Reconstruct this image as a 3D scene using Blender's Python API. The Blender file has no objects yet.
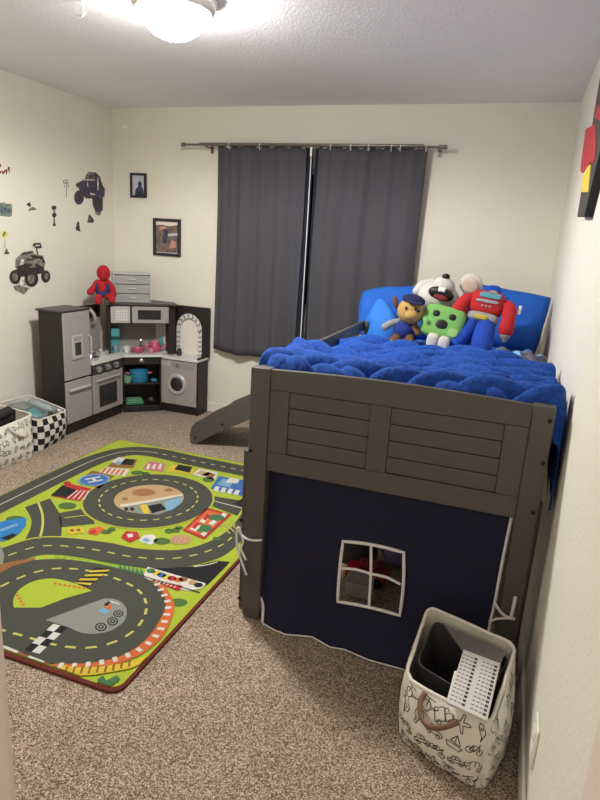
import bpy, bmesh, math, random
import numpy as np
from mathutils import Vector, Matrix, noise
random.seed(7)
PI = math.pi
SC = bpy.context.scene
COL = SC.collection
# ------------------------------------------------------------------ measuring
F, CH, YAW, PIT, ROL, XR, RW, RD = 598.24, 1.5103, 0.32843, 0.26477, 0.06072, 0.2259, 3.5344, 4.4931
XL = XR - RW
H = 2.44
def cam_axes():
    cy, sy, cp, sp = math.cos(YAW), math.sin(YAW), math.cos(PIT), math.sin(PIT)
    f = Vector((-sy*cp, cy*cp, -sp)); r = Vector((cy, sy, 0)); u = r.cross(f)
    c, s = math.cos(ROL), math.sin(ROL)
    return c*r + s*u, -s*r + c*u, f
AR, AU, AF = cam_axes()
def at(px, py, ax, val):
    """where a line of sight meets the plane <ax> = val: used to measure the room from the photograph"""
    o = Vector((0, 0, CH)); d = AF + AR*((px-300)/F) + AU*((400-py)/F)
    i = 'xyz'.index(ax); return o + d*((val-o[i])/d[i])
# ------------------------------------------------------------------ materials
MATS = {}
def srgb(c):
    return tuple(((v/255)/12.92 if v/255 <= .04045 else ((v/255+.055)/1.055)**2.4) for v in c) + (1,)
def mat(name, rgb, rough=.6, metal=0, var=.06, vscale=30, bump=0, bscale=200, sheen=0, alpha=1, trans=0, emis=None, coat=0, spec=.5):
    if name in MATS: return name
    m = bpy.data.materials.new(name); m.use_nodes = True
    nt = m.node_tree; b = nt.nodes['Principled BSDF']; L = nt.links.new
    b.inputs['Roughness'].default_value = rough; b.inputs['Metallic'].default_value = metal
    b.inputs['Specular IOR Level'].default_value = spec
    base = srgb(rgb)
    tc = nt.nodes.new('ShaderNodeTexCoord')
    n = nt.nodes.new('ShaderNodeTexNoise'); n.inputs['Scale'].default_value = vscale; n.inputs['Detail'].default_value = 4
    L(tc.outputs['Object'], n.inputs['Vector'])
    r = nt.nodes.new('ShaderNodeValToRGB')
    r.color_ramp.elements[0].position = .3; r.color_ramp.elements[1].position = .7
    r.color_ramp.elements[0].color = tuple(max(0, c*(1-var)) for c in base[:3])+(1,)
    r.color_ramp.elements[1].color = tuple(min(1, c*(1+var)) for c in base[:3])+(1,)
    L(n.outputs['Fac'], r.inputs['Fac']); L(r.outputs['Color'], b.inputs['Base Color'])
    if bump:
        n2 = nt.nodes.new('ShaderNodeTexNoise'); n2.inputs['Scale'].default_value = bscale; n2.inputs['Detail'].default_value = 3
        L(tc.outputs['Object'], n2.inputs['Vector'])
        bp = nt.nodes.new('ShaderNodeBump'); bp.inputs['Strength'].default_value = bump; bp.inputs['Distance'].default_value = .004
        L(n2.outputs['Fac'], bp.inputs['Height']); L(bp.outputs['Normal'], b.inputs['Normal'])
    if sheen:
        b.inputs['Sheen Weight'].default_value = sheen; b.inputs['Sheen Roughness'].default_value = .4
        b.inputs['Sheen Tint'].default_value = tuple(min(1, c*1.5+.1) for c in base[:3])+(1,)
    if alpha < 1: b.inputs['Alpha'].default_value = alpha
    if trans: b.inputs['Transmission Weight'].default_value = trans
    if coat: b.inputs['Coat Weight'].default_value = coat
    if emis:
        b.inputs['Emission Color'].default_value = emis[0]; b.inputs['Emission Strength'].default_value = emis[1]
    MATS[name] = m
    return name
mat('wall_paint', (224, 219, 206), .75, var=.012, vscale=3, bump=.35, bscale=70)
mat('ceiling_paint', (240, 238, 242), .9, var=.03, vscale=120, bump=.7, bscale=110)
mat('trim_white', (228, 222, 212), .45, var=.01)
mat('door_white', (222, 208, 196), .5, var=.01)
mat('wood_grey', (77, 73, 68), .5, var=.06, vscale=12, bump=.06, bscale=60)
mat('groove_dark', (38, 33, 28), .7)
mat('bolt_black', (24, 22, 20), .4, metal=.5)
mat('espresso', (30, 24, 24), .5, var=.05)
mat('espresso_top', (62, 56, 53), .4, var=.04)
mat('silver', (162, 158, 154), .5, metal=.1, var=.02)
mat('silver_light', (184, 182, 178), .4, metal=.15, var=.02)
mat('chrome', (205, 205, 205), .18, metal=.9, var=.01)
mat('panel_grey', (152, 145, 141), .6, var=.02)
mat('dark_window', (46, 46, 48), .25, var=.2, vscale=25)
mat('counter', (214, 212, 208), .4, var=.02)
mat('curtain', (72, 71, 78), .85, var=.03, vscale=5, bump=.12, bscale=500, sheen=.1)
mat('curtain_edge', (26, 29, 48), .9, var=.05)
mat('rod_metal', (120, 116, 112), .35, metal=.7)
mat('white_plastic', (240, 238, 234), .35, var=.01)
mat('outlet_plastic', (232, 226, 214), .35, var=.01)
mat('night_glass', (16, 18, 24), .08, var=.1)
mat('tent_navy', (12, 16, 44), .85, var=.1, vscale=10, bump=.08, bscale=700)
mat('piping_white', (224, 222, 220), .7, var=.04)
mat('fleece_blue', (10, 66, 150), .95, var=.32, vscale=60, bump=.8, bscale=300, sheen=.35)
mat('pillow_blue', (10, 86, 180), .8, var=.05, vscale=12, bump=.15, bscale=90, sheen=.15)
mat('comforter_blue', (34, 112, 198), .8, var=.08, vscale=14, bump=.2, bscale=60, sheen=.1)
mat('mattress_white', (196, 202, 214), .8)
mat('black', (14, 14, 15), .5, var=.05)
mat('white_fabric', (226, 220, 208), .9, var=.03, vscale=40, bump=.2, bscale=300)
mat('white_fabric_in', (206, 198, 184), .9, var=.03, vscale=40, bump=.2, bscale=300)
mat('ink', (62, 56, 50), .9)
mat('check_black', (26, 24, 23), .85, bump=.2, bscale=300)
mat('check_white', (216, 208, 198), .85, bump=.2, bscale=300)
mat('leather', (126, 96, 78), .6, var=.1)
mat('bin_grey', (46, 45, 46), .4, var=.04)
mat('bin_grey_inside', (50, 49, 50), .5, var=.04)
mat('crate_grey', (204, 200, 194), .45, var=.02)
mat('crate_side', (112, 110, 107), .4, var=.03)
mat('hole_dark', (60, 58, 56), .8)
for nm, c in dict(red=(206, 30, 44), doll_blue=(38, 62, 122), tan=(214, 170, 98), brown=(120, 82, 44), grey_plush=(168, 166, 168),
                  vest_blue=(24, 52, 140), cap_navy=(26, 34, 84), green=(140, 206, 110), green_pale=(166, 222, 138), white_plush=(238, 232, 224), pink_ear=(236, 208, 192),
                  tongue=(150, 46, 56), robot_red=(214, 34, 40), robot_blue=(22, 78, 196), robot_grey=(178, 176, 176), yellow=(230, 206, 66), teal_panel=(104, 176, 190), dark_red=(140, 24, 34)).items():
    mat('plush_'+nm, tuple(v*.84 for v in c), .9, var=.06, vscale=60, bump=.4, bscale=350, sheen=.15)
for nm, c in dict(teal=(88, 186, 190), cyan=(56, 150, 196), pink=(224, 96, 128), pink_pale=(236, 160, 180), green=(70, 150, 100), green_pale=(140, 196, 150), red=(200, 40, 50), lilac=(150, 140, 196), clear=(176, 190, 190), smoke=(150, 152, 152), orange=(220, 120, 40), olive=(90, 92, 60)).items():
    mat('plastic_'+nm, tuple(v*.84 for v in c), .35, var=.04)
mat('bag_teal', (92, 140, 138), .4, var=.2, vscale=40)
mat('drawer_clear', (176, 176, 174), .25, var=.03, alpha=.72)
mat('drawer_frame', (186, 186, 182), .35, var=.02)
mat('clear_lid', (168, 190, 188), .15, alpha=.55)
mat('lamp_glass', (255, 250, 240), .4, emis=((1, .985, .955, 1), 16))
mat('lamp_metal', (232, 228, 222), .4, metal=.1)
for nm, c in dict(road=(74, 76, 66), lime=(184, 205, 54), grass=(150, 190, 60), tree=(84, 118, 56), brown=(158, 104, 56), border=(112, 34, 26), edge_lime=(196, 200, 60), dash_white=(226, 224, 206), dash_yellow=(216, 214, 104),
                  sand=(204, 168, 120), sand_dark=(168, 120, 74), grey=(150, 154, 142), black=(22, 22, 26), white=(232, 230, 222), red=(198, 44, 48), orange=(226, 112, 52), yellow=(232, 202, 56), blue=(62, 116, 190), pool=(44, 132, 206), sky=(130, 180, 214), pink=(214, 120, 130), green=(70, 124, 76)).items():
    mat('rug_'+nm, tuple(v*.84 for v in c), .95, var=.07, vscale=150, bump=.35, bscale=500)
for nm, c in dict(ink=(54, 48, 46), violet=(64, 56, 78), grey=(130, 122, 112), pale=(202, 198, 190), blue=(64, 78, 110), green=(120, 134, 120), yellow=(206, 196, 90), red=(120, 46, 44), brown=(88, 72, 58)).items():
    mat('decal_'+nm, c, .5, var=.7, vscale=45)
mat('frame_black', (34, 34, 42), .35, var=.05)
mat('photo_pale', (188, 192, 200), .3, var=.12, vscale=25)
mat('photo_dark', (50, 54, 76), .3, var=.5, vscale=40)
mat('photo_cream', (224, 214, 204), .3, var=.03)
mat('photo_brown', (112, 94, 84), .3, var=.5, vscale=35)
mat('photo_pink', (190, 140, 124), .3, var=.2, vscale=40)
mat('panel_charcoal', (58, 57, 55), .6, var=.05)
mat('art_red', (176, 26, 46), .5, var=.25, vscale=60)
mat('art_yellow', (222, 196, 70), .5, var=.12, vscale=60)

def carpet():
    m = bpy.data.materials.new('carpet'); m.use_nodes = True; nt = m.node_tree; b = nt.nodes['Principled BSDF']; L = nt.links.new
    b.inputs['Roughness'].default_value = 1; b.inputs['Specular IOR Level'].default_value = .1
    b.inputs['Sheen Weight'].default_value = .1
    tc = nt.nodes.new('ShaderNodeTexCoord')
    n = nt.nodes.new('ShaderNodeTexVoronoi'); n.inputs['Scale'].default_value = 300; n.inputs['Randomness'].default_value = 1
    L(tc.outputs['Object'], n.inputs['Vector'])
    sp = nt.nodes.new('ShaderNodeSeparateColor'); L(n.outputs['Color'], sp.inputs['Color'])
    r = nt.nodes.new('ShaderNodeValToRGB'); cr = r.color_ramp
    cr.elements[0].position = 0; cr.elements[0].color = srgb((74, 60, 49))
    cr.elements[1].position = 1; cr.elements[1].color = srgb((206, 187, 167))
    e = cr.elements.new(.5); e.color = srgb((138, 121, 105))
    L(sp.outputs['Red'], r.inputs['Fac'])
    n3 = nt.nodes.new('ShaderNodeTexNoise'); n3.inputs['Scale'].default_value = 3.5; n3.inputs['Detail'].default_value = 3
    L(tc.outputs['Object'], n3.inputs['Vector'])
    mr = nt.nodes.new('ShaderNodeMapRange'); mr.inputs['From Min'].default_value = .3; mr.inputs['From Max'].default_value = .7; mr.inputs['To Min'].default_value = .86; mr.inputs['To Max'].default_value = 1.12
    L(n3.outputs['Fac'], mr.inputs['Value'])
    mx = nt.nodes.new('ShaderNodeVectorMath'); mx.operation = 'SCALE'
    L(r.outputs['Color'], mx.inputs[0]); L(mr.outputs['Result'], mx.inputs['Scale']); L(mx.outputs['Vector'], b.inputs['Base Color'])
    MATS['carpet'] = m
carpet()
def print_fabric():
    # the sheet printed in blues, greys and white
    m = bpy.data.materials.new('printed_sheet'); m.use_nodes = True; nt = m.node_tree; b = nt.nodes['Principled BSDF']; L = nt.links.new
    b.inputs['Roughness'].default_value = .85
    tc = nt.nodes.new('ShaderNodeTexCoord')
    v = nt.nodes.new('ShaderNodeTexVoronoi'); v.inputs['Scale'].default_value = 11
    L(tc.outputs['Object'], v.inputs['Vector'])
    s = nt.nodes.new('ShaderNodeSeparateColor'); L(v.outputs['Color'], s.inputs['Color'])
    r = nt.nodes.new('ShaderNodeValToRGB'); cr = r.color_ramp; cr.interpolation = 'CONSTANT'
    cr.elements[0].position = 0; cr.elements[0].color = srgb((60, 62, 84))
    for p, c in ((.25, (120, 176, 226)), (.45, (96, 92, 110)), (.65, (210, 222, 234)), (.78, (40, 110, 200))):
        e = cr.elements.new(p); e.color = srgb(c)
    cr.elements[-1].position = .9; cr.elements[-1].color = srgb((30, 32, 44))
    L(s.outputs['Red'], r.inputs['Fac']); L(r.outputs['Color'], b.inputs['Base Color'])
    MATS['printed_sheet'] = m
print_fabric()
# ------------------------------------------------------------------ mesh building
class MB:
    def __init__(s): s.bm = bmesh.new(); s.mats = []
    def mi(s, m):
        if m not in s.mats: s.mats.append(m)
        return s.mats.index(m)
    def face(s, vs, m):
        try: f = s.bm.faces.new(vs)
        except ValueError: return None
        f.material_index = s.mi(m); return f
    def poly(s, pts, m):
        return s.face([s.bm.verts.new(Vector(p)) for p in pts], m)
    def prism(s, pts, vec, m, side=None):
        vec = Vector(vec); a = [s.bm.verts.new(Vector(p)) for p in pts]; b = [s.bm.verts.new(Vector(p)+vec) for p in pts]
        fs = [s.face(a[::-1], m), s.face(b, m)]
        n = len(a)
        for i in range(n): fs.append(s.face([a[i], a[(i+1) % n], b[(i+1) % n], b[i]], side or m))
        bmesh.ops.recalc_face_normals(s.bm, faces=[f for f in fs if f])
        return s
    def box(s, x0, x1, y0, y1, z0, z1, m):
        return s.prism([(x0, y0, z0), (x1, y0, z0), (x1, y1, z0), (x0, y1, z0)], (0, 0, z1-z0), m)
    def obox(s, o, u, v, w, m):
        """box spanned by three vectors from a corner"""
        o, u, v, w = map(Vector, (o, u, v, w)); return s.prism([o, o+u, o+u+v, o+v], w, m)
    def ell(s, c, r, m, rot=None, seg=20, rings=12, p=1.0):
        c = Vector(c); R = rot or Matrix.Identity(3)
        if isinstance(r, (int, float)): r = (r, r, r)
        sg = lambda x: math.copysign(abs(x)**p, x)
        grid = []
        for i in range(1, rings):
            th = PI*i/rings; row = []
            for j in range(seg):
                ph = 2*PI*j/seg
                q = Vector((r[0]*sg(math.sin(th))*sg(math.cos(ph)), r[1]*sg(math.sin(th))*sg(math.sin(ph)), r[2]*sg(math.cos(th))))
                row.append(s.bm.verts.new(c + R @ q))
            grid.append(row)
        t = s.bm.verts.new(c + R @ Vector((0, 0, r[2]))); b = s.bm.verts.new(c + R @ Vector((0, 0, -r[2])))
        for j in range(seg):
            k = (j+1) % seg
            s.face([t, grid[0][j], grid[0][k]], m); s.face([b, grid[-1][k], grid[-1][j]], m)
            for i in range(rings-2): s.face([grid[i][j], grid[i+1][j], grid[i+1][k], grid[i][k]], m)
        return s
    def tube(s, pts, r, m, seg=8, closed=False):
        pts = [Vector(p) for p in pts]; n = len(pts); rows = []
        rr = r if isinstance(r, (list, tuple)) else [r]*n
        prev = None
        for i in range(n):
            if closed: d = pts[(i+1) % n]-pts[i-1]
            else: d = pts[min(i+1, n-1)]-pts[max(i-1, 0)]
            d.normalize()
            if prev is None:
                a = Vector((0, 0, 1)) if abs(d.z) < .9 else Vector((1, 0, 0)); x = d.cross(a).normalized()
            else:
                x = (prev - d*prev.dot(d)).normalized()
            prev = x; y = d.cross(x)
            rows.append([s.bm.verts.new(pts[i]+(x*math.cos(2*PI*k/seg)+y*math.sin(2*PI*k/seg))*rr[i]) for k in range(seg)])
        for i in range(n if closed else n-1):
            a, b = rows[i], rows[(i+1) % n]
            for k in range(seg): s.face([a[k], a[(k+1) % seg], b[(k+1) % seg], b[k]], m)
        if not closed:
            s.face(rows[0][::-1], m); s.face(rows[-1], m)
        return s
    def lathe(s, c, prof, m, seg=28, rot=None):
        c = Vector(c); R = rot or Matrix.Identity(3); rows = []
        for r, z in prof:
            rows.append([s.bm.verts.new(c + R @ Vector((max(r, 1e-5)*math.cos(2*PI*k/seg), max(r, 1e-5)*math.sin(2*PI*k/seg), z))) for k in range(seg)])
        for a, b in zip(rows, rows[1:]):
            for k in range(seg): s.face([a[k], a[(k+1) % seg], b[(k+1) % seg], b[k]], m)
        s.face(rows[0][::-1], m); s.face(rows[-1], m)
        return s
    def grid(s, P, m, matf=None, skip=None):
        """P: rows of points"""
        V = [[s.bm.verts.new(Vector(p)) for p in row] for row in P]
        for i in range(len(V)-1):
            for j in range(len(V[0])-1):
                if skip and skip(i, j): continue
                s.face([V[i][j], V[i][j+1], V[i+1][j+1], V[i+1][j]], matf(i, j) if matf else m)
        return s
    def build(s, name, parent=None, bevel=0, smooth=True, angle=40, solid=0, sub=0, seg=2):
        me = bpy.data.meshes.new(name)
        off = parent_loc(parent)
        bmesh.ops.translate(s.bm, verts=s.bm.verts, vec=-off)
        s.bm.to_mesh(me); s.bm.free()
        for m in s.mats: me.materials.append(MATS[m])
        if smooth:
            me.polygons.foreach_set('use_smooth', [True]*len(me.polygons)); me.set_sharp_from_angle(angle=math.radians(angle))
        o = bpy.data.objects.new(name, me); COL.objects.link(o)
        if parent: o.parent = parent
        if solid:
            k = o.modifiers.new('s', 'SOLIDIFY'); k.thickness = solid; k.offset = 0
        if sub:
            k = o.modifiers.new('u', 'SUBSURF'); k.levels = k.render_levels = sub
        if bevel:
            k = o.modifiers.new('b', 'BEVEL'); k.width = bevel; k.segments = seg; k.limit_method = 'ANGLE'
        return o
def parent_loc(p):
    v = Vector((0, 0, 0))
    while p: v = v + p.location; p = p.parent
    return v
def tag(o, label, cat, group=None):
    o['label'] = label; o['category'] = cat
    if group: o['group'] = group
    return o
def thing(name, label, cat, loc, group=None):
    o = bpy.data.objects.new(name, None); o.empty_display_size = .05; COL.objects.link(o); o.location = loc
    return tag(o, label, cat, group)
def struct(o): o['kind'] = 'structure'; return o
def box_part(name, parent, m, *b, bevel=.003):
    return MB().box(*b, m).build(name, parent, bevel=bevel)
def rotm(x=0, y=0, z=0):
    return Matrix.Rotation(z, 3, 'Z') @ Matrix.Rotation(y, 3, 'Y') @ Matrix.Rotation(x, 3, 'X')
def smooth_line(pts, n=8, closed=False):
    pts = [Vector(p) for p in pts]; out = []; k = len(pts)
    rng = range(k) if closed else range(k-1)
    for i in rng:
        if closed: p0, p1, p2, p3 = pts[i-1], pts[i], pts[(i+1) % k], pts[(i+2) % k]
        else: p0, p1, p2, p3 = pts[max(i-1, 0)], pts[i], pts[i+1], pts[min(i+2, k-1)]
        for j in range(n):
            t = j/n
            out.append(.5*((2*p1)+(p2-p0)*t+(2*p0-5*p1+4*p2-p3)*t*t+(3*p1-p0-3*p2+p3)*t**3))
    if not closed: out.append(pts[-1])
    return out
# ================================================================== THE ROOM
Y0 = 0.60       # inner face of the wall with the doorway
struct(MB().box(XL-.1, XR+.1, -.9, RD+.1, -.08, 0, 'carpet').build('floor', smooth=False))
struct(MB().box(XL-.1, XR+.1, Y0-.12, RD+.1, H, H+.08, 'ceiling_paint').build('ceiling', smooth=False))
struct(MB().box(XL-.1, XL, Y0-.12, RD+.1, 0, H, 'wall_paint').build('wall_left', smooth=False))
struct(MB().box(XR, XR+.1, Y0-.12, RD+.1, 0, H, 'wall_paint').build('wall_right', smooth=False))
WX0, WX1, WZ0, WZ1 = -2.05, -.95, .95, 2.02
wb = MB()
wb.box(XL, XR, RD, RD+.1, 0, WZ0, 'wall_paint').box(XL, XR, RD, RD+.1, WZ1, H, 'wall_paint')
wb.box(XL, WX0, RD, RD+.1, WZ0, WZ1, 'wall_paint').box(WX1, XR, RD, RD+.1, WZ0, WZ1, 'wall_paint')
struct(wb.build('wall_back', smooth=False))
DX0, DX1 = -.668, .146
wf = MB()
wf.box(XL, DX0-.02, Y0-.12, Y0, 0, H, 'wall_paint').box(DX1+.02, XR, Y0-.12, Y0, 0, H, 'wall_paint').box(DX0-.02, DX1+.02, Y0-.12, Y0, 2.06, H, 'wall_paint')
struct(wf.build('wall_front', smooth=False))
# door jambs and casing of the doorway the photo is taken from
dj = MB(); dj.box(DX0-.02, DX0, Y0-.12, Y0, 0, 2.06, 'door_white').box(DX1, DX1+.02, Y0-.12, Y0, 0, 2.06, 'door_white').box(DX0-.02, DX1+.02, Y0-.12, Y0, 2.04, 2.06, 'door_white')
struct(dj.build('trim_1', bevel=.002))
cs = MB(); cs.box(DX0-.075, DX0-.006, Y0, Y0+.014, 0, 2.12, 'door_white'); cs.box(DX1+.006, DX1+.075, Y0, Y0+.014, 0, 2.12, 'door_white'); cs.box(DX0-.075, DX1+.075, Y0, Y0+.014, 2.05, 2.12, 'door_white')
struct(cs.build('trim_2', bevel=.004))
def base(name, x0, x1, y0, y1):
    struct(MB().box(x0, x1, y0, y1, 0, .085, 'trim_white').build(name, bevel=.005))
base('baseboard_back', XL, XR, RD-.012, RD)
base('baseboard_left', XL, XL+.012, Y0+.02, RD-.012)
base('baseboard_right', XR-.012, XR, Y0+.02, RD-.012)
# window behind the curtains
w1 = bpy.data.objects.new('window_1', None); COL.objects.link(w1); w1.location = (WX0, RD, WZ0); struct(w1)
fr = MB()
for b in ((WX0, WX0+.05, WZ0, WZ1), (WX1-.05, WX1, WZ0, WZ1), (WX0, WX1, WZ0, WZ0+.05), (WX0, WX1, WZ1-.05, WZ1), ((WX0+WX1)/2-.025, (WX0+WX1)/2+.025, WZ0, WZ1)):
    fr.box(b[0], b[1], RD+.02, RD+.07, b[2], b[3], 'trim_white')
struct(fr.build('window_frame', w1)); struct(MB().box(WX0+.04, WX1-.04, RD+.04, RD+.05, WZ0+.04, WZ1-.04, 'night_glass').build('pane', w1))
# ceiling lamp
LC = Vector((-1.495, 2.46, H))
lt = thing('ceiling_light', 'lit frosted dome ceiling light with a pale metal rim', 'ceiling light', LC)
MB().lathe(LC, [(0, 0), (.168, 0), (.176, -.014), (.174, -.034), (.166, -.052), (.156, -.060), (.140, -.058), (.136, -.05), (0, -.05)], 'lamp_metal', seg=40).build('rim', lt)
prof = [(.135*math.cos(a), -.052-.112*math.sin(a)) for a in [i*PI/2/10 for i in range(11)]]
MB().lathe(LC, prof, 'lamp_glass', seg=40).build('glass_dome', lt)
MB().lathe(LC, [(.006, -.158), (.01, -.164), (.008, -.172), (0, -.176)], 'lamp_metal', seg=12).build('finial', lt)
hp = at(80, 0, 'z', H)
hk = MB(); hk.tube(smooth_line([(hp.x+.012, hp.y, H), (hp.x+.014, hp.y, H-.035), (hp.x+.012, hp.y+.005, H-.052), (hp.x-.01, hp.y+.01, H-.058), (hp.x-.028, hp.y+.012, H-.05)], 5), .006, 'white_plastic'); hk.lathe((hp.x+.012, hp.y, H), [(0, 0), (.014, 0), (.012, -.006), (0, -.007)], 'white_plastic', seg=14)
tag(hk.build('ceiling_hook'), 'small white hook screwed into the ceiling left of the light', 'hook')
# the bulb's light leaving the dome downwards and sideways
bd = bpy.data.lights.new('bulb', 'SPOT'); bd.energy = 15; bd.color = (1, .98, .945); bd.spot_size = math.radians(179); bd.spot_blend = .3; bd.shadow_soft_size = .07
bo = bpy.data.objects.new('bulb', bd); COL.objects.link(bo); bo.parent = lt; bo.location = (0, 0, -.195)
# outlet on the right wall
ot = thing('wall_outlet', 'white outlet plate low on the right wall beside the toy basket', 'outlet', (XR, 1.48, .18))
MB().box(XR-.008, XR, 1.435, 1.515, .18, .305, 'outlet_plastic').build('plate', ot, bevel=.003)
for z in (.215, .268): MB().box(XR-.0105, XR-.008, 1.457, 1.493, z-.015, z+.017, 'white_plastic').build('socket', ot, bevel=.003)
# ================================================================== CURTAINS
RY, RZ = 4.385, 2.152
rod = thing('curtain_rod', 'long grey metal curtain rod on the back wall above the window', 'curtain rod', (-1.56, RY, RZ))
MB().tube([(-2.575, RY, RZ), (-.575, RY, RZ)], .0085, 'rod_metal', 12).build('rod', rod)
MB().tube([(-2.43, RY-.002, RZ+.004), (-.72, RY-.002, RZ+.006)], .011, 'rod_metal', 12).build('outer_sleeve', rod)
for x in (-2.575, -.575): MB().lathe((x, RY, RZ), [(0, -.016), (.014, -.014), (.016, 0), (.014, .014), (0, .016)], 'rod_metal', 14, rotm(y=PI/2)).build('finial', rod)
for x in (-2.38, -.62): MB().tube([(x, RY, RZ-.012), (x, RD-.004, RZ-.012)], .006, 'rod_metal').box(x-.012, x+.012, RD-.006, RD, RZ-.05, RZ+.03, 'rod_metal').build('bracket', rod)
def curtain(name, label, x0, x1, zb, phase, folds, ringx, edge):
    c = thing(name, label, 'curtain', ((x0+x1)/2, RY+.03, zb(0.5)), 'grey curtain panels')
    P = []; n = 90; rows = 26
    for i in range(rows+1):
        t = i/rows; row = []
        for j in range(n+1):
            s = j/n; x = x0+(x1-x0)*s
            zt = 2.150+.012*math.sin(s*37+phase)+.006*math.sin(s*90)
            z = zt+(zb(s)-zt)*t
            a = sum(A*math.sin(2*PI*(k*s)+ph+.25*math.sin(3*t)) for A, k, ph in folds)
            y = RY+.028+a*(.55+.45*t)+.006*math.sin(s*60+phase)*(1-t)**3
            row.append((x+.006*math.sin(4*t+phase), y, z))
        P.append(row)
    MB().grid(P, 'curtain').build('fabric', c, solid=.003)
    e0, e1 = edge
    Q = [[(x, RY+.05+.01*k, 2.145+(zb(.5)+.0-2.145)*i/8) for k, x in enumerate((e0, (e0+e1)/2, e1))] for i in range(9)]
    MB().grid(Q, 'curtain_edge').build('turned_back_edge', c, solid=.002)
    for x in ringx:
        MB().tube([(x+.012*math.sin(.4*k)*.25, RY+.02*math.cos(2*PI*k/16)+.004, RZ-.006+.022*math.sin(2*PI*k/16)) for k in range(16)], .0028, 'white_plastic', 6, closed=True).build('ring', c)
    return c
rx = lambda px: at(px, 149, 'y', RY-.02).x
curtain('curtain', 'left grey curtain panel hanging beside the toy kitchen', -2.298, -1.572, lambda s: .572+.022*math.sin(PI*min(1, s*1.2))*-1+.05*max(0, s-.62)/.38*1.6, .4,
        ((.018, 2.2, .5), (.010, 4.6, 1.1), (.003, 9, 0)), [rx(228), rx(259)], (-1.578, -1.53))
curtain('curtain', 'right grey curtain panel hanging behind the bed pillows', -1.485, -.70, lambda s: .64, 2.1,
        ((.018, 1.7, 2.4), (.011, 4.1, .2), (.003, 8, 1)), [rx(p) for p in (330, 350, 368, 391, 400, 426)], (-1.508, -1.48))
tg = MB(); tg.tube([(-1.520, RY-.005, 2.145), (-1.522, RY+.004, 1.4), (-1.524, RY+.008, .66)], .0035, 'white_plastic'); tg.box(-1.528, -1.514, RY-.012, RY-.004, 2.08, 2.14, 'white_plastic')
tag(tg.build('blind_cord'), 'thin white cord hanging in the gap between the two curtains', 'cord')
# ================================================================== PICTURES
def frame(name, label, p0, p1, b, draw):
    a = at(*p0, 'y', RD); c = at(*p1, 'y', RD); x0, x1, z0, z1 = a.x, c.x, c.z, a.z
    t = thing(name, label, 'picture', ((x0+x1)/2, RD, z0), 'framed pictures on the back wall')
    m = MB()
    for q in ((x0, x0+b, z0, z1), (x1-b, x1, z0, z1), (x0+b, x1-b, z0, z0+b), (x0+b, x1-b, z1-b, z1)): m.box(q[0], q[1], RD-.018, RD, q[2], q[3], 'frame_black')
    m.build('frame', t)
    k = MB(); draw(k, x0+b, x1-b, z0+b, z1-b); k.build('print', t, smooth=False)
def fp(k, x0, x1, z0, z1, pts, m, y): k.poly([(x0+(x1-x0)*u, y, z0+(z1-z0)*v) for u, v in pts], m)
def d1(k, *r):
    fp(k, *r, [(0, 0), (1, 0), (1, 1), (0, 1)], 'photo_pale', RD-.008)
    fp(k, *r, [(.2, 0), (.95, 0), (.9, .3), (.75, .45), (.8, .62), (.6, .75), (.45, .62), (.5, .45), (.25, .3)], 'photo_dark', RD-.009)
def d2(k, *r):
    fp(k, *r, [(0, 0), (1, 0), (1, 1), (0, 1)], 'photo_cream', RD-.008)
    fp(k, *r, [(0, .02), (1, .02), (1, .92), (.6, .86), (.3, .9), (0, .88)], 'photo_brown', RD-.009)
    fp(k, *r, [(.15, .72), (.5, .78), (.45, .86), (.2, .84)], 'photo_pink', RD-.0095)
    fp(k, *r, [(.6, .15), (.9, .2), (.92, .38), (.7, .42)], 'photo_pink', RD-.0095)
    fp(k, *r, [(.55, .55), (.98, .58), (.98, .66), (.55, .62)], 'photo_pale', RD-.0095)
    fp(k, *r, [(.3, .3), (.5, .3), (.55, .75), (.35, .78)], 'photo_dark', RD-.0095)
frame('picture_frame', 'smaller black framed picture, upper one on the back wall', (131, 173), (147, 198), .018, d1)
frame('picture_frame', 'larger dark framed picture, lower one on the back wall', (154, 218), (181, 257), .024, d2)
# charcoal panel picture on the right wall
cp = thing('wall_art', 'charcoal wall panel with red and yellow relief on the right wall', 'wall art', (XR, 2.6, 1.65))
def rp(px, py, d=.03): return at(px, py, 'x', XR-d)
out = [rp(577, 217), rp(584, 217), rp(600, 150), rp(606, 60), rp(603, 58)]
MB().prism(out, (.03, 0, 0), 'panel_charcoal', 'black').build('panel', cp, bevel=.002)
MB().prism([rp(580.5, 171, .032), rp(581, 163, .032), rp(585.5, 129, .032), rp(595, 124, .032), rp(596, 145, .032), rp(594, 162, .032), rp(588, 166, .032), rp(582, 173, .032)], (.01, 0, 0), 'art_red').build('red_figure', cp)
MB().prism([rp(594.5, 118, .031), rp(596.5, 108, .031), rp(604, 100, .031), rp(603, 122, .031)], (.01, 0, 0), 'art_red').build('red_emblem', cp)
MB().prism([rp(580.5, 192, .032), rp(583, 174, .032), rp(591, 161, .032), rp(589, 180, .032), rp(588, 192, .032)], (.01, 0, 0), 'art_yellow').build('yellow_figure', cp)
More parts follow.
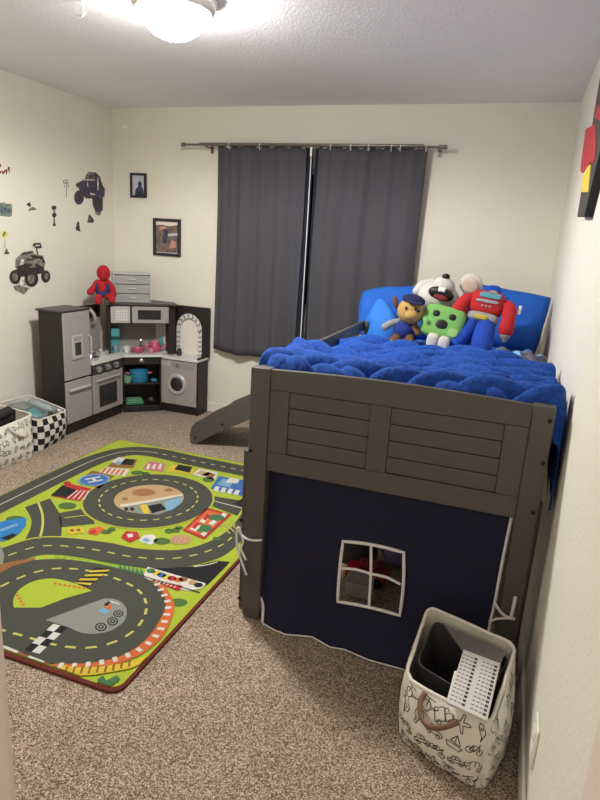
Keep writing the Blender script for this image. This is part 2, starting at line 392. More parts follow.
# ================================================================== WALL STICKERS (left wall)
def wall_pts(pts, crop, d=.002):
    x0, y0, s = crop; return [at(x0+p[0]/s, y0+p[1]/s, 'x', XL+d) for p in pts]
def circ(cx, cy, rx_, ry_, n=20, a0=0): return [(cx+rx_*math.cos(a0+2*PI*i/n), cy+ry_*math.sin(a0+2*PI*i/n)) for i in range(n)]
def decal(name, label, cat, crop, shapes, group=None):
    m = MB()
    for i, (pts, mm) in enumerate(shapes): m.poly(wall_pts(pts, crop, .0012+.0004*i), mm)
    o = m.build(name, smooth=False); return tag(o, label, cat, group or 'stickers on the left wall')
V, I, G, Pp = 'decal_violet', 'decal_ink', 'decal_grey', 'decal_pale'
decal('truck_sticker', 'dark violet monster truck wall sticker tilting up, near the corner', 'wall sticker', (60, 160, 10), [
    ([(160, 240), (200, 215), (250, 195), (260, 150), (285, 120), (360, 125), (400, 165), (425, 250), (450, 290), (445, 370), (400, 360), (330, 385), (260, 385), (200, 320), (185, 275), (160, 262)], V),
    (circ(190, 375, 50, 72), V), ([(320, 370), (430, 360), (428, 500), (405, 525), (355, 520), (330, 460)], V), ([(350, 520), (410, 522), (405, 550), (380, 560), (358, 545)], G),
    (circ(195, 375, 26, 44), I), ([(340, 380), (415, 375), (412, 490), (360, 495)], I),
    ([(265, 145), (290, 128), (340, 135), (345, 180), (270, 185)], G), ([(285, 150), (330, 150), (332, 175), (290, 176)], I), ([(240, 190), (350, 195), (348, 206), (242, 204)], Pp),
    ([(372, 170), (385, 180), (390, 300), (375, 302)], Pp), ([(300, 325), (350, 340), (352, 352), (304, 345)], Pp), ([(268, 215), (278, 217), (282, 270), (272, 268)], Pp), (circ(180, 250, 18, 24), I)])
decal('truck_sticker', 'grey monster truck wall sticker with a small flag, above the bags', 'wall sticker', (0, 230, 10), [
    ([(150, 370), (155, 290), (190, 255), (230, 220), (330, 205), (345, 240), (430, 255), (455, 325), (440, 390), (400, 400), (350, 380), (260, 440), (200, 420)], G),
    ([(135, 560), (180, 550), (230, 565), (300, 580), (240, 645), (150, 600)], G),
    ([(145, 400), (200, 380), (440, 370), (445, 430), (330, 450), (210, 480), (160, 470)], I), ([(180, 330), (260, 300), (300, 330), (250, 370), (190, 370)], G), ([(300, 250), (420, 262), (430, 290), (330, 282)], I),
    (circ(155, 470, 60, 72), I), (circ(315, 490, 70, 80), I), (circ(458, 465, 46, 62), I), (circ(150, 470, 28, 40), G), (circ(312, 490, 34, 46), G), (circ(462, 465, 20, 30), G),
    ([(215, 465), (240, 470), (262, 555), (180, 548)], Pp),
    ([(325, 150), (345, 130), (405, 128), (420, 180), (365, 185)], I), ([(350, 150), (395, 146), (398, 162), (360, 166)], Pp), ([(362, 185), (372, 185), (385, 240), (372, 245)], I),
    ([(200, 300), (235, 290), (240, 350), (200, 360)], Pp), ([(215, 235), (320, 215), (322, 228), (220, 250)], I), ([(170, 365), (270, 330), (330, 350), (260, 400), (190, 400)], I), ([(260, 290), (340, 285), (340, 300), (262, 306)], I), ([(425, 275), (452, 320), (432, 325)], I), ([(360, 330), (430, 370), (425, 390), (350, 350)], I)])
CR8 = (0, 160, 8); CRB = (0, 150, 4.615)
decal('cone_sticker', 'dark cone wall sticker, right one under the violet truck sticker', 'wall sticker', (60, 160, 10), [([(272, 630), (290, 540), (312, 560), (340, 600), (335, 630), (300, 625)], I), ([(285, 585), (305, 580), (310, 595), (284, 600)], G)])
decal('cone_sticker', 'dark cone wall sticker, left one under the violet truck sticker', 'wall sticker', (60, 160, 10), [([(155, 685), (175, 612), (192, 620), (198, 690), (210, 715), (165, 705)], I), ([(170, 650), (192, 648), (194, 660), (168, 664)], G)])
decal('cone_sticker', 'dark cone wall sticker tipped over, left of the start light sticker', 'wall sticker', CR8, [([(210, 355), (238, 335), (248, 360), (240, 378)], I), ([(222, 408), (245, 380), (265, 375), (300, 395), (270, 402)], G)])
decal('start_light_sticker', 'dark starting light tree wall sticker between the two truck stickers', 'wall sticker', CR8, [(circ(432, 382, 20, 18), I), (circ(434, 440, 18, 20), I), (circ(434, 410, 9, 9), G), ([(430, 455), (438, 455), (440, 505), (428, 505)], I), ([(420, 528), (428, 502), (440, 502), (450, 526)], I)])
decal('sign_sticker', 'thin signpost wall sticker left of the violet truck sticker', 'wall sticker', (60, 160, 10), [([(30, 205), (38, 200), (42, 232), (34, 232)], G), ([(46, 198), (80, 195), (80, 205), (48, 212)], G), ([(44, 225), (84, 220), (86, 232), (48, 240)], G), ([(40, 248), (48, 246), (50, 275), (42, 275)], G), ([(62, 240), (68, 240), (68, 380), (62, 380)], G), ([(78, 245), (86, 242), (88, 272), (80, 275)], G)])
decal('sign_sticker', 'yellow diamond sign wall sticker above the grey truck sticker', 'wall sticker', CR8, [([(4, 590), (34, 560), (66, 592), (36, 628)], 'decal_yellow'), ([(26, 606), (32, 578), (46, 576), (36, 600)], I), ([(38, 626), (42, 626), (42, 706), (37, 706)], G), ([(32, 752), (50, 704), (76, 748), (60, 754)], 'decal_brown'), ([(44, 726), (58, 724), (62, 734), (42, 738)], G)])
decal('sign_sticker', 'grey green signboard wall sticker with dark blue lettering, at frame edge', 'wall sticker', CR8, [([(-60, 338), (40, 340), (48, 352), (96, 350), (96, 445), (80, 455), (-60, 440)], 'decal_green'),
    ] + [(q, 'decal_blue') for q in ([(-10, 380), (0, 380), (14, 420), (4, 420)], [(14, 384), (22, 384), (22, 422), (14, 422)], [(28, 422), (36, 382), (44, 382), (36, 422)], [(42, 384), (50, 384), (54, 424), (46, 424)], [(58, 424), (58, 384), (66, 384), (66, 424)], [(66, 386), (74, 384), (80, 424), (72, 424)])])
decal('lettering_sticker', 'dark red handwritten lettering wall sticker cut by the frame edge', 'wall sticker', CR8, [(q, 'decal_red') for q in ([(-10, 35), (6, 30), (12, 48), (0, 62), (-10, 60)], [(-8, 92), (8, 86), (12, 98), (2, 110), (-8, 108)], [(14, 88), (22, 84), (30, 112), (22, 118)], [(22, 104), (36, 78), (44, 84), (32, 112)], [(38, 82), (54, 72), (60, 80), (46, 94)], [(46, 110), (52, 84), (60, 84), (54, 118)], [(60, 62), (68, 52), (80, 60), (74, 80), (66, 78)], [(66, 76), (76, 74), (80, 96), (72, 100)])])
# ================================================================== RUG
RX0, RX1, RY0, RY1 = -2.565, -1.05, 1.39, 3.49
RZ0 = .010
rug = MB()
def rrect(x0, x1, y0, y1, r, n=6):
    out = []
    for cx, cy, a in ((x1-r, y1-r, 0), (x0+r, y1-r, PI/2), (x0+r, y0+r, PI), (x1-r, y0+r, 1.5*PI)):
        for i in range(n+1): out.append((cx+r*math.cos(a+PI/2*i/n), cy+r*math.sin(a+PI/2*i/n)))
    return out
edge = []
for (x, y) in rrect(RX0, RX1, RY0, RY1, .05):
    edge.append((x, y))
def rect_pts():  # binding outline with the slight waviness of a rug that has been folded
    return [(x, y, .0005) for x, y in edge]
rug.prism(rect_pts(), (0, 0, RZ0-.0005), 'rug_border')
rug.poly([(x, y, RZ0+.0006) for x, y in rrect(RX0+.004, RX1-.014, RY0+.016, RY1-.004, .045)], 'rug_edge_lime')
rug.poly([(x, y, RZ0+.0010) for x, y in rrect(RX0+.018, RX1-.018, RY0+.022, RY1-.018, .04)], 'rug_lime')
CX0, CX1, CY0, CY1 = RX0+.006, RX1-.014, RY0+.018, RY1-.006
def clip(pts):
    def cut(P, f, inter):
        out = []
        for i in range(len(P)):
            a, b = P[i-1], P[i]; fa, fb = f(a), f(b)
            if fa*fb < 0:
                t = fa/(fa-fb); out.append((a[0]+(b[0]-a[0])*t, a[1]+(b[1]-a[1])*t))
            if fb >= 0: out.append(b)
        return out
    P = [tuple(p[:2]) for p in pts]
    for f in (lambda p: p[0]-CX0, lambda p: CX1-p[0], lambda p: p[1]-CY0, lambda p: CY1-p[1]):
        P = cut(P, f, None)
        if len(P) < 3: return []
    return P
LAY = [0]
def rpoly(pts, m, lay):
    P = clip(pts)
    if len(P) >= 3: rug.poly([(x, y, RZ0+.0014+.0005*lay) for x, y in P], 'rug_'+m)
CROP = dict(A=(0, 430, 2.4), B=(0, 540, 4.615), C=(110, 540, 4.615), D=(0, 440, 4.615), E=(120, 440, 4.615), P=(0, 0, 1))
def fl(crop, pts):
    x0, y0, s = CROP[crop]; return [at(x0+x/s, y0+y/s, 'z', RZ0)[:2] for x, y in pts]
def R(crop, pts, m, lay): rpoly(fl(crop, pts), m, lay)
def stroke(pts, w, m, lay, dash=None, closed=False, n=8, raw=False):
    L = pts if raw else [tuple(v[:2]) for v in smooth_line([(p[0], p[1], 0) for p in pts], n, closed)]
    if closed: L = L+[L[0]]
    d = [0]
    for a, b in zip(L, L[1:]): d.append(d[-1]+math.hypot(b[0]-a[0], b[1]-a[1]))
    def pos(s):
        s = max(0, min(d[-1]-1e-6, s))
        i = max(k for k in range(len(d)-1) if d[k] <= s); t = (s-d[i])/max(1e-9, d[i+1]-d[i])
        a, b = L[i], L[i+1]; dx, dy = b[0]-a[0], b[1]-a[1]; l = math.hypot(dx, dy) or 1
        return a[0]+dx*t, a[1]+dy*t, -dy/l, dx/l
    if dash is None: segs = [(d[i], d[i+1]) for i in range(len(d)-1)]
    else:
        segs = []; s = 0
        while s < d[-1]: segs.append((s, min(d[-1], s+dash[0]))); s += dash[0]+dash[1]
    if dash is None:
        # continuous strip with shared normals
        N = []
        for i in range(len(L)):
            if closed and i in (0, len(L)-1): a, b = L[-2], L[1]
            else: a, b = L[max(i-1, 0)], L[min(i+1, len(L)-1)]
            l = math.hypot(b[0]-a[0], b[1]-a[1]) or 1; N.append((-(b[1]-a[1])/l*w/2, (b[0]-a[0])/l*w/2))
        for i in range(len(L)-1):
            a, b, na, nb = L[i], L[i+1], N[i], N[i+1]
            rpoly([(a[0]+na[0], a[1]+na[1]), (a[0]-na[0], a[1]-na[1]), (b[0]-nb[0], b[1]-nb[1]), (b[0]+nb[0], b[1]+nb[1])], m, lay)
    else:
        for s0, s1 in segs:
            a = pos(s0); b = pos(s1)
            rpoly([(a[0]+a[2]*w/2, a[1]+a[3]*w/2), (a[0]-a[2]*w/2, a[1]-a[3]*w/2), (b[0]-b[2]*w/2, b[1]-b[3]*w/2), (b[0]+b[2]*w/2, b[1]+b[3]*w/2)], m, lay)
# outer road: up the left edge and along the top
outer = [(-2.47, 1.2), (-2.47, 1.9), (-2.47, 2.3), (-2.47, 2.8), (-2.45, 3.1), (-2.37, 3.30), (-2.2, 3.375), (-1.9, 3.365), (-1.5, 3.36), (-1.2, 3.355), (-1.0, 3.35)]
stroke(outer, .185, 'edge_lime', 0); stroke(outer, .165, 'road', 1)
stroke(outer[:7], .007, 'dash_white', 2); stroke(outer[6:], .008, 'dash_white', 2, (.035, .04))
# middle road, sweeping right and up to the right edge
mid_hi = [(-20, 290), (0, 285), (75, 262), (150, 258), (260, 270), (330, 284), (420, 288), (480, 276), (530, 252), (560, 225), (590, 180)]
mid_lo = [(-20, 350), (10, 332), (80, 305), (130, 300), (200, 308), (290, 325), (370, 333), (450, 328), (520, 310), (560, 285), (620, 225)]
def band(crop, hi, lo, m, lay):
    a = fl(crop, hi); b = fl(crop, lo)
    for i in range(len(a)-1): rpoly([a[i], a[i+1], b[i+1], b[i]], m, lay)
def sm(pts): return [tuple(v[:2]) for v in smooth_line([(x, y, 0) for x, y in pts], 6)]
band('A', sm(mid_hi), sm(mid_lo), 'road', 3)
stroke(fl('A', sm(mid_hi)), .012, 'edge_lime', 4, raw=True)
mid = [((a[0]+b[0])/2, (a[1]+b[1])/2) for a, b in zip(sm(mid_hi), sm(mid_lo))]
stroke(fl('A', mid), .009, 'dash_yellow', 4, (.04, .04), raw=True)
# left link road and the two short links
band('A', sm([(60, 186), (75, 215), (72, 240), (58, 268)]), sm([(120, 165), (142, 200), (148, 225), (147, 262)]), 'road', 2)
stroke(fl('A', sm([(92, 175), (102, 205), (102, 235), (95, 262)])), .012, 'dash_yellow', 4, raw=True)
R('A', [(142, 200), (208, 188), (228, 226), (146, 234)], 'road', 2)
stroke(fl('A', [(155, 212), (205, 206)]), .008, 'dash_yellow', 4, n=2)
R('A', [(503, 158), (590, 172), (590, 215), (505, 182)], 'road', 2)
stroke(fl('A', [(508, 170), (585, 190)]), .008, 'dash_white', 4, n=2)
for a, b in (((530, 232), (560, 222)), ((540, 238), (566, 228)), ((526, 226), (552, 250)), ((536, 220), (562, 246)), ((545, 216), (568, 240))): stroke(fl('A', [a, b]), .007, 'dash_yellow', 5, n=2)
# round road with the sandy middle
CC = (-1.805, 2.722)
ring = lambda r, n=56: [(CC[0]+r*math.cos(2*PI*i/n), CC[1]+r*math.sin(2*PI*i/n)) for i in range(n)]
rpoly(ring(.372), 'edge_lime', 4); rpoly(ring(.36), 'road', 5); rpoly(ring(.195), 'sand', 6)
stroke(ring(.275), .009, 'dash_yellow', 7, (.035, .032), closed=True, raw=True)
R('A', [(285, 182), (300, 195), (335, 203), (380, 205), (420, 190), (438, 160), (400, 168), (340, 176)], 'grey', 7)
R('A', [(395, 175), (438, 162), (432, 180), (410, 195), (400, 196)], 'sky', 8)
R('A', [(355, 184), (385, 178), (400, 192), (365, 202)], 'black', 8); R('A', [(335, 182), (352, 180), (360, 202), (345, 203)], 'yellow', 8); R('A', [(290, 168), (340, 160), (400, 152), (430, 150), (440, 158), (360, 172), (288, 184)], 'sand', 9)
R('A', [(288, 182), (360, 170), (440, 155), (438, 160), (360, 176), (290, 188)], 'dash_white', 10)
for cx, cy, rx_, ry_ in ((345, 152, 28, 9), (300, 168, 8, 4), (405, 146, 10, 4)): R('A', circ(cx, cy, rx_, ry_, 14), 'sand_dark', 10)
for cx in (303, 317): R('A', circ(cx, 192, 5, 4, 12), 'black', 10)
# buildings along the top and the left
R('A', [(236, 104), (255, 90), (312, 96), (300, 112)], 'white', 5)
for i in range(5): R('A', [(242+i*11, 104+i*1.2), (252+i*11, 92+i*1.1), (258+i*11, 92.5+i*1.1), (248+i*11, 104.5+i*1.2)], 'orange', 6)
R('A', [(258, 90), (275, 72), (330, 72), (320, 92)], 'brown', 5); R('A', [(265, 78), (285, 66), (305, 70), (290, 84)], 'white', 6); R('A', [(288, 84), (300, 70), (325, 72), (318, 86)], 'black', 6); R('A', [(275, 82), (286, 74), (292, 78), (284, 86)], 'sky', 7)
R('A', [(342, 94), (358, 76), (396, 82), (392, 102)], 'pink', 5)
for i in range(3): R('A', [(350+i*14, 94), (356+i*14, 82), (361+i*14, 84), (357+i*14, 96)], 'white', 6)
R('A', [(400, 100), (412, 84), (468, 94), (462, 108)], 'yellow', 5); R('A', [(418, 96), (428, 84), (462, 90), (455, 104)], 'black', 6)
R('A', [(462, 108), (478, 94), (524, 104), (515, 122)], 'white', 5); R('A', [(470, 106), (482, 98), (505, 104), (498, 112)], 'sand', 6); R('A', [(482, 110), (500, 102), (518, 108), (510, 116)], 'brown', 6)
R('A', [(505, 142), (525, 112), (585, 122), (585, 160)], 'blue', 5); R('A', [(520, 132), (535, 118), (560, 124), (552, 140)], 'sky', 6); R('A', [(540, 128), (552, 116), (575, 120), (570, 130)], 'white', 7)
for i in range(4): R('A', [(512+i*16, 146+i*3), (518+i*16, 136+i*3), (528+i*16, 138+i*3), (522+i*16, 150+i*3)], 'white', 6)
R('A', [(562, 178), (590, 160), (590, 190)], 'black', 6)
R('A', [(122, 160), (160, 128), (220, 142), (192, 172)], 'red', 5); R('A', [(122, 158), (150, 134), (186, 146), (158, 164)], 'black', 6)
for i in range(4): stroke(fl('A', [(162+i*13, 166+i*1), (186+i*9, 146+i*.5)]), .008, 'white', 7, n=2)
R('A', [(150, 130), (160, 124), (172, 128), (166, 134)], 'red', 7)
# helicopter pad
R('A', [(185, 124), (222, 98), (274, 112), (238, 142)], 'brown', 5); HC = fl('A', [(226, 121)])[0]
cir = lambda c, r, n=28: [(c[0]+r*math.cos(2*PI*i/n), c[1]+r*math.sin(2*PI*i/n)) for i in range(n)]
rpoly(cir(HC, .092), 'sky', 6); rpoly(cir(HC, .08), 'blue', 7)
def loc(c, a, pts):
    return [(c[0]+math.cos(a)*u-math.sin(a)*v, c[1]+math.sin(a)*u+math.cos(a)*v) for u, v in pts]
ha = .95-PI/2
for q in ([(-.035, -.045), (-.017, -.045), (-.017, .045), (-.035, .045)], [(.017, -.045), (.035, -.045), (.035, .045), (.017, .045)], [(-.02, -.009), (.02, -.009), (.02, .009), (-.02, .009)]): rpoly(loc(HC, ha, q), 'white', 8)
# red building with green courts
R('A', [(438, 242), (497, 188), (556, 204), (490, 264)], 'red', 5); R('A', [(446, 242), (498, 194), (546, 206), (490, 256)], 'orange', 6)
for c_ in ((488, 238, 22, 9), (520, 212, 20, 8)): R('A', circ(*c_, 16), 'green', 7)
for q in ([(455, 240), (468, 228), (482, 232), (470, 246)], [(478, 222), (490, 210), (500, 214), (490, 226)], [(500, 226), (512, 218), (522, 222), (510, 232)], [(530, 206), (536, 200), (546, 204), (540, 212)], [(480, 252), (488, 246), (498, 250), (490, 258)]): R('A', q, 'white', 8)
for q in ([(460, 236), (472, 224), (480, 226), (468, 240)], [(486, 216), (496, 204), (504, 206), (494, 220)]): R('A', q, 'red', 9)
# little houses and bushes
R('A', [(158, 246), (168, 234), (196, 236), (204, 248), (180, 250), (176, 256)], 'yellow', 5); R('A', [(166, 242), (174, 238), (180, 244), (172, 247)], 'brown', 6); R('A', [(182, 240), (192, 238), (194, 244), (186, 246)], 'brown', 6)
R('A', [(210, 250), (214, 238), (240, 232), (252, 240), (232, 254)], 'orange', 5); R('A', [(212, 246), (226, 240), (234, 246), (222, 252)], 'red', 6)
R('A', [(290, 260), (302, 244), (330, 246), (336, 260), (312, 272)], 'red', 5); R('A', [(304, 252), (318, 250), (320, 258), (308, 260)], 'white', 6)
R('A', [(332, 268), (345, 254), (368, 252), (380, 266), (362, 278)], 'white', 5); R('A', [(340, 266), (350, 260), (362, 266), (352, 272)], 'sky', 6)
for c_ in ((162, 183, 22, 8), (428, 416, 22, 10), (388, 268, 20, 8), (405, 244, 10, 6), (422, 242, 10, 6), (430, 236, 10, 4), (255, 246, 12, 5), (268, 240, 10, 5), (330, 104, 16, 5), (520, 262, 10, 4), (500, 120, 14, 6), (350, 106, 10, 4)): R('A', circ(*c_, 16), 'tree', 5)
R('A', [(404, 266), (415, 256), (440, 252), (462, 258), (452, 274), (420, 276)], 'sand', 5)
for i in range(4): stroke(fl('A', [(412+i*11, 272), (420+i*11, 258)]), .006, 'pink', 6, n=2)
# pond
R('A', [(-60, 230), (0, 222), (40, 214), (64, 212), (62, 232), (44, 252), (10, 268), (-60, 275)], 'pool', 5); R('A', circ(38, 216, 24, 9, 16), 'tree', 4); R('A', [(0, 262), (30, 250), (40, 254), (20, 266)], 'black', 6)
R('A', [(0, 240), (40, 226), (44, 230), (2, 246)], 'sky', 6)
R('A', [(-30, 290), (2, 280), (10, 300), (6, 332), (-30, 340)], 'grey', 5)
# black corner and grandstand
R('A', [(345, 333), (400, 333), (470, 328), (520, 315), (552, 318), (497, 374)], 'black', 4)
stroke(fl('A', [(465, 330), (500, 325), (522, 318)]), .008, 'dash_white', 6, n=4)
R('A', [(344, 350), (354, 330), (494, 370), (484, 382), (450, 388), (344, 358)], 'white', 5)
for i, (cx, cy, mm) in enumerate(((362, 340, 'green'), (388, 350, 'blue'), (413, 358, 'red'), (440, 360, 'brown'), (462, 368, 'sand'), (376, 345, 'yellow'), (400, 354, 'yellow'), (428, 362, 'orange'), (476, 374, 'black'))): R('A', circ(cx, cy, 11, 6, 12), mm, 6)
R('A', [(360, 362), (370, 362), (440, 376), (428, 388)], 'red', 6)
for i in range(6): stroke(fl('A', [(372+i*9, 367+i*2.6), (378+i*9, 364+i*2.4)]), .006, 'white', 7, n=2)
stroke(fl('A', [(340, 352), (480, 392)]), .006, 'black', 7, n=2)
R('A', [(130, 301), (200, 310), (290, 326), (346, 334), (344, 352), (270, 334), (190, 316), (132, 308)], 'grass', 4)
for i in range(6): R('A', [(285+i*10, 338+i*2.4), (288+i*10, 324+i*2), (297+i*10, 340+i*2.4)], 'green', 6)
for i in range(7): R('A', [(142+i*17, 306+i*3), (150+i*17, 305+i*3), (154+i*17, 309+i*3), (146+i*17, 311+i*3)], 'edge_lime', 5)
R('A', [(398, 390), (440, 392), (470, 400), (440, 440), (410, 430)], 'lime', 3)
# racing oval
oval = [(-130, 480), (-90, 400), (-20, 345), (60, 318), (140, 312), (230, 322), (320, 345), (376, 375), (398, 415), (385, 455), (350, 505), (290, 545), (210, 562), (120, 562), (40, 548), (-60, 520)]
ov = [tuple(v[:2]) for v in smooth_line([(x, y, 0) for x, y in oval], 6, True)]
R('A', ov, 'road', 7)
inn = [(-70, 455), (-30, 400), (40, 360), (120, 336), (200, 338), (270, 356), (330, 385), (352, 425), (335, 470), (290, 505), (220, 525), (140, 520), (60, 498), (-10, 478)]
iv = [tuple(v[:2]) for v in smooth_line([(x, y, 0) for x, y in inn], 6, True)]
stroke(fl('A', iv), .011, 'dash_yellow', 8, (.04, .035), closed=True, raw=True)
R('B', sm([(65, 318), (62, 280), (90, 235), (150, 198), (230, 183), (310, 195), (370, 215), (425, 240)])+[(300, 275), (190, 318)], 'lime', 9)
for i in range(7): R('B', circ(255+i*22, 206+i*4, 8, 6, 8), 'orange', 10)
for i in range(4): R('B', circ(80+i*9, 262+i*14, 8, 6, 8), 'orange', 10)
R('B', [(210, 375), (480, 275)]+sm([(520, 276), (560, 292), (585, 330), (572, 380), (520, 420), (450, 438), (380, 435), (320, 410)]), 'grey', 9)
for cx, cy, rx_, ry_ in ((466, 408, 27, 20), (520, 382, 25, 20), (546, 346, 24, 16)):
    R('B', circ(cx, cy, rx_, ry_, 18), 'black', 10); R('B', circ(cx, cy, rx_*.75, ry_*.75, 18), 'grey', 11); R('B', circ(cx, cy, rx_*.5, ry_*.5, 14), 'black', 12); R('B', circ(cx, cy, rx_*.25, ry_*.25, 10), 'grey', 13)
R('B', [(455, 335), (478, 318), (512, 332), (486, 350)], 'sky', 10); R('B', [(480, 318), (494, 302), (518, 312), (510, 330)], 'orange', 11); R('B', [(478, 306), (500, 290), (512, 294), (490, 312)], 'black', 11); R('B', [(508, 286), (550, 300), (556, 306), (512, 294)], 'white', 11)
def cheq(q, nu, nv, ma, mb, lay):
    a, b, c_, d = [Vector((x, y, 0)) for x, y in fl('B', q)]
    P = lambda u, v: tuple((a.lerp(b, u).lerp(d.lerp(c_, u), v))[:2])
    for i in range(nu):
        for j in range(nv): rpoly([P(i/nu, j/nv), P((i+1)/nu, j/nv), P((i+1)/nu, (j+1)/nv), P(i/nu, (j+1)/nv)], ma if (i+j) % 2 == 0 else mb, lay)
cheq([(247, 393), (312, 410), (182, 532), (112, 514)], 2, 4, 'white', 'black', 10)
qa, qb, qc, qd = [Vector((x, y, 0)) for x, y in fl('B', [(345, 205), (405, 222), (515, 138), (440, 132)])]
rpoly([qa[:2], qb[:2], qc[:2], qd[:2]], 'black', 10)
for i in range(4):
    v0 = .02+i*.25; v1 = v0+.12
    rpoly([tuple(qa.lerp(qd, max(0, v0-.1))[:2]), tuple(qb.lerp(qc, v0+.06)[:2]), tuple(qb.lerp(qc, min(1, v1+.06))[:2]), tuple(qa.lerp(qd, max(0, v1-.1))[:2])], 'yellow', 11)
curb = fl('C', sm([(215, 205), (245, 250), (268, 300), (262, 350), (235, 415), (190, 470), (130, 515), (60, 545), (-40, 570), (-160, 585), (-260, 582)]))
stroke(curb, .05, 'orange', 6, raw=True); stroke(curb, .026, 'white', 8, (.016, .03), raw=True)
R('B', [(290, 584), (268, 624), (340, 634), (440, 628), (600, 600), (690, 560), (680, 540), (590, 572), (450, 592), (350, 594)], 'yellow', 9)
for t in range(9): stroke(fl('B', [(312+t*36, 590-t*1-(t > 5)*(t-5)*7), (298+t*37, 628-t*2-(t > 5)*(t-5)*7)]), .008, 'brown', 10, n=2)
R('B', [(-40, 490), (15, 488), (120, 535), (262, 590), (262, 624), (120, 565), (15, 520), (-40, 505)], 'brown', 8)
stroke(fl('B', [(15, 498), (60, 515), (150, 552), (250, 590)]), .012, 'dash_white', 10, (.07, .05))
R('B', [(445, 690), (450, 650), (475, 632), (490, 655), (540, 630), (555, 650), (510, 680)], 'green', 9)
R('A', [(-40, 335), (30, 318), (86, 308), (84, 314), (30, 330), (0, 346), (-40, 366)], 'brown', 9)
rugo = rug.build('play_rug', smooth=False)
tag(rugo, 'green road map play rug with grey roads and red border on the carpet', 'rug')
# ================================================================== BED
BX0, BX1, BY0, BY1 = -.864, .176, 1.96, 4.02
bed = thing('loft_bed', 'grey brown wooden low loft bed standing along the right wall', 'bed', ((BX0+BX1)/2, (BY0+BY1)/2, 0))
W_ = 'wood_grey'
def bolt(c, ax='y', parent=None):
    m = MB(); m.lathe(c, [(0, 0), (.0075, 0), (.0075, -.002), (.004, -.003), (0, -.003)], 'bolt_black', 12, rotm(x=-PI/2) if ax == 'y' else rotm())
    return m.build('bolt', parent or bed)
def post(x0, x1, y0, y1, z1, name='post'):
    c = .014
    m = MB(); m.prism([(x0, y0, c), (x0+c, y0, 0), (x1-c, y0, 0), (x1, y0, c), (x1, y0, z1), (x0, y0, z1)], (0, y1-y0, 0), W_)
    return m.build(name, bed, bevel=.004)
pl = post(BX0, -.788, BY0, BY0+.05, 1.046); pr = post(.108, BX1, BY0, BY0+.05, 1.046)
post(BX0, -.788, BY1-.05, BY1, 1.046); post(.108, BX1, BY1-.05, BY1, 1.046)
box_part('leg_board', bed, W_, -.905, -.80, BY0+.052, BY0+.095, 0, .70, bevel=.005)
box_part('leg_board', bed, W_, .108, .19, BY0+.052, BY0+.095, 0, .70, bevel=.005)
for px, py in ((550, 421), (543, 463), (533, 513), (250.5, 450.5)):
    bolt(at(px, py, 'y', BY0-.0002))
for px, py in ((241, 520), (239.5, 598)): bolt(at(px, py, 'y', BY0+.0518))
def endboard(y, name, front):
    """framed plank panel: arched top rail, bottom rail, side and middle stiles, planks behind"""
    x0, x1, zt, zb = -.788, .108, 1.044, .652
    d = .022
    root = MB()
    n = 24
    top = [(x0+(x1-x0)*i/n, y, zt+.012*math.sin(PI*i/n)) for i in range(n+1)]
    root.prism(top+[(x1, y, zt-.075), (x0, y, zt-.075)], (0, d, 0), W_)
    r = root.build(name, bed, bevel=.002)
    def sub(nm, a, b, c_, e, yy=y, dd=d): return MB().box(a, b, yy, yy+dd, c_, e, W_).build(nm, r, bevel=.002)
    sub('bottom_rail', x0, x1, zb, zb+.075)
    xm = (x0+x1)/2-.035
    for a, b in ((x0, x0+.075), (xm-.036, xm+.036), (x1-.075, x1)): sub('stile', a, b, zb+.0755, zt-.0755)
    for a, b in ((x0+.0755, xm-.0365), (xm+.0365, x1-.0755)):
        z0, z1 = zb+.076, zt-.076; k = 4; h = (z1-z0)/k
        for i in range(k): sub('plank', a, b, z0+i*h+.0013, z0+(i+1)*h-.0013, y+.005, .012)
        MB().box(a, b, y+.018, y+.0205, z0, z1, 'groove_dark').build('backing', r)
    return r
endboard(BY0+.008, 'footboard', True); endboard(BY1-.035, 'headboard', False)
for x in (BX0+.012, BX1-.034):
    box_part('side_rail', bed, W_, x, x+.022, BY0+.05, BY1-.05, .66, .80)
# guard rails: the slide side leaves the last stretch open
for z0, z1 in ((.86, .92), (.985, 1.043)): box_part('guard_rail', bed, W_, BX0+.012, BX0+.034, BY0+.051, 3.60, z0, z1)
box_part('guard_post', bed, W_, BX0+.036, BX0+.058, 3.55, 3.60, .66, 1.043)
for z0, z1 in ((.86, .92),): box_part('guard_rail', bed, W_, BX1-.034, BX1-.012, BY0+.051, BY1-.051, z0, z1)
m = MB()
for i in range(11): m.box(BX0+.036, BX1-.036, BY0+.12+i*.175, BY0+.20+i*.175, .70, .718, W_)
m.build('slats', bed)
mt = MB().box(-.815, .13, BY0+.07, BY1-.07, .7185, .90, 'mattress_white').build('mattress', None, bevel=.03, seg=4)
tag(mt, 'pale mattress lying on the loft bed under the blue bedding', 'mattress')
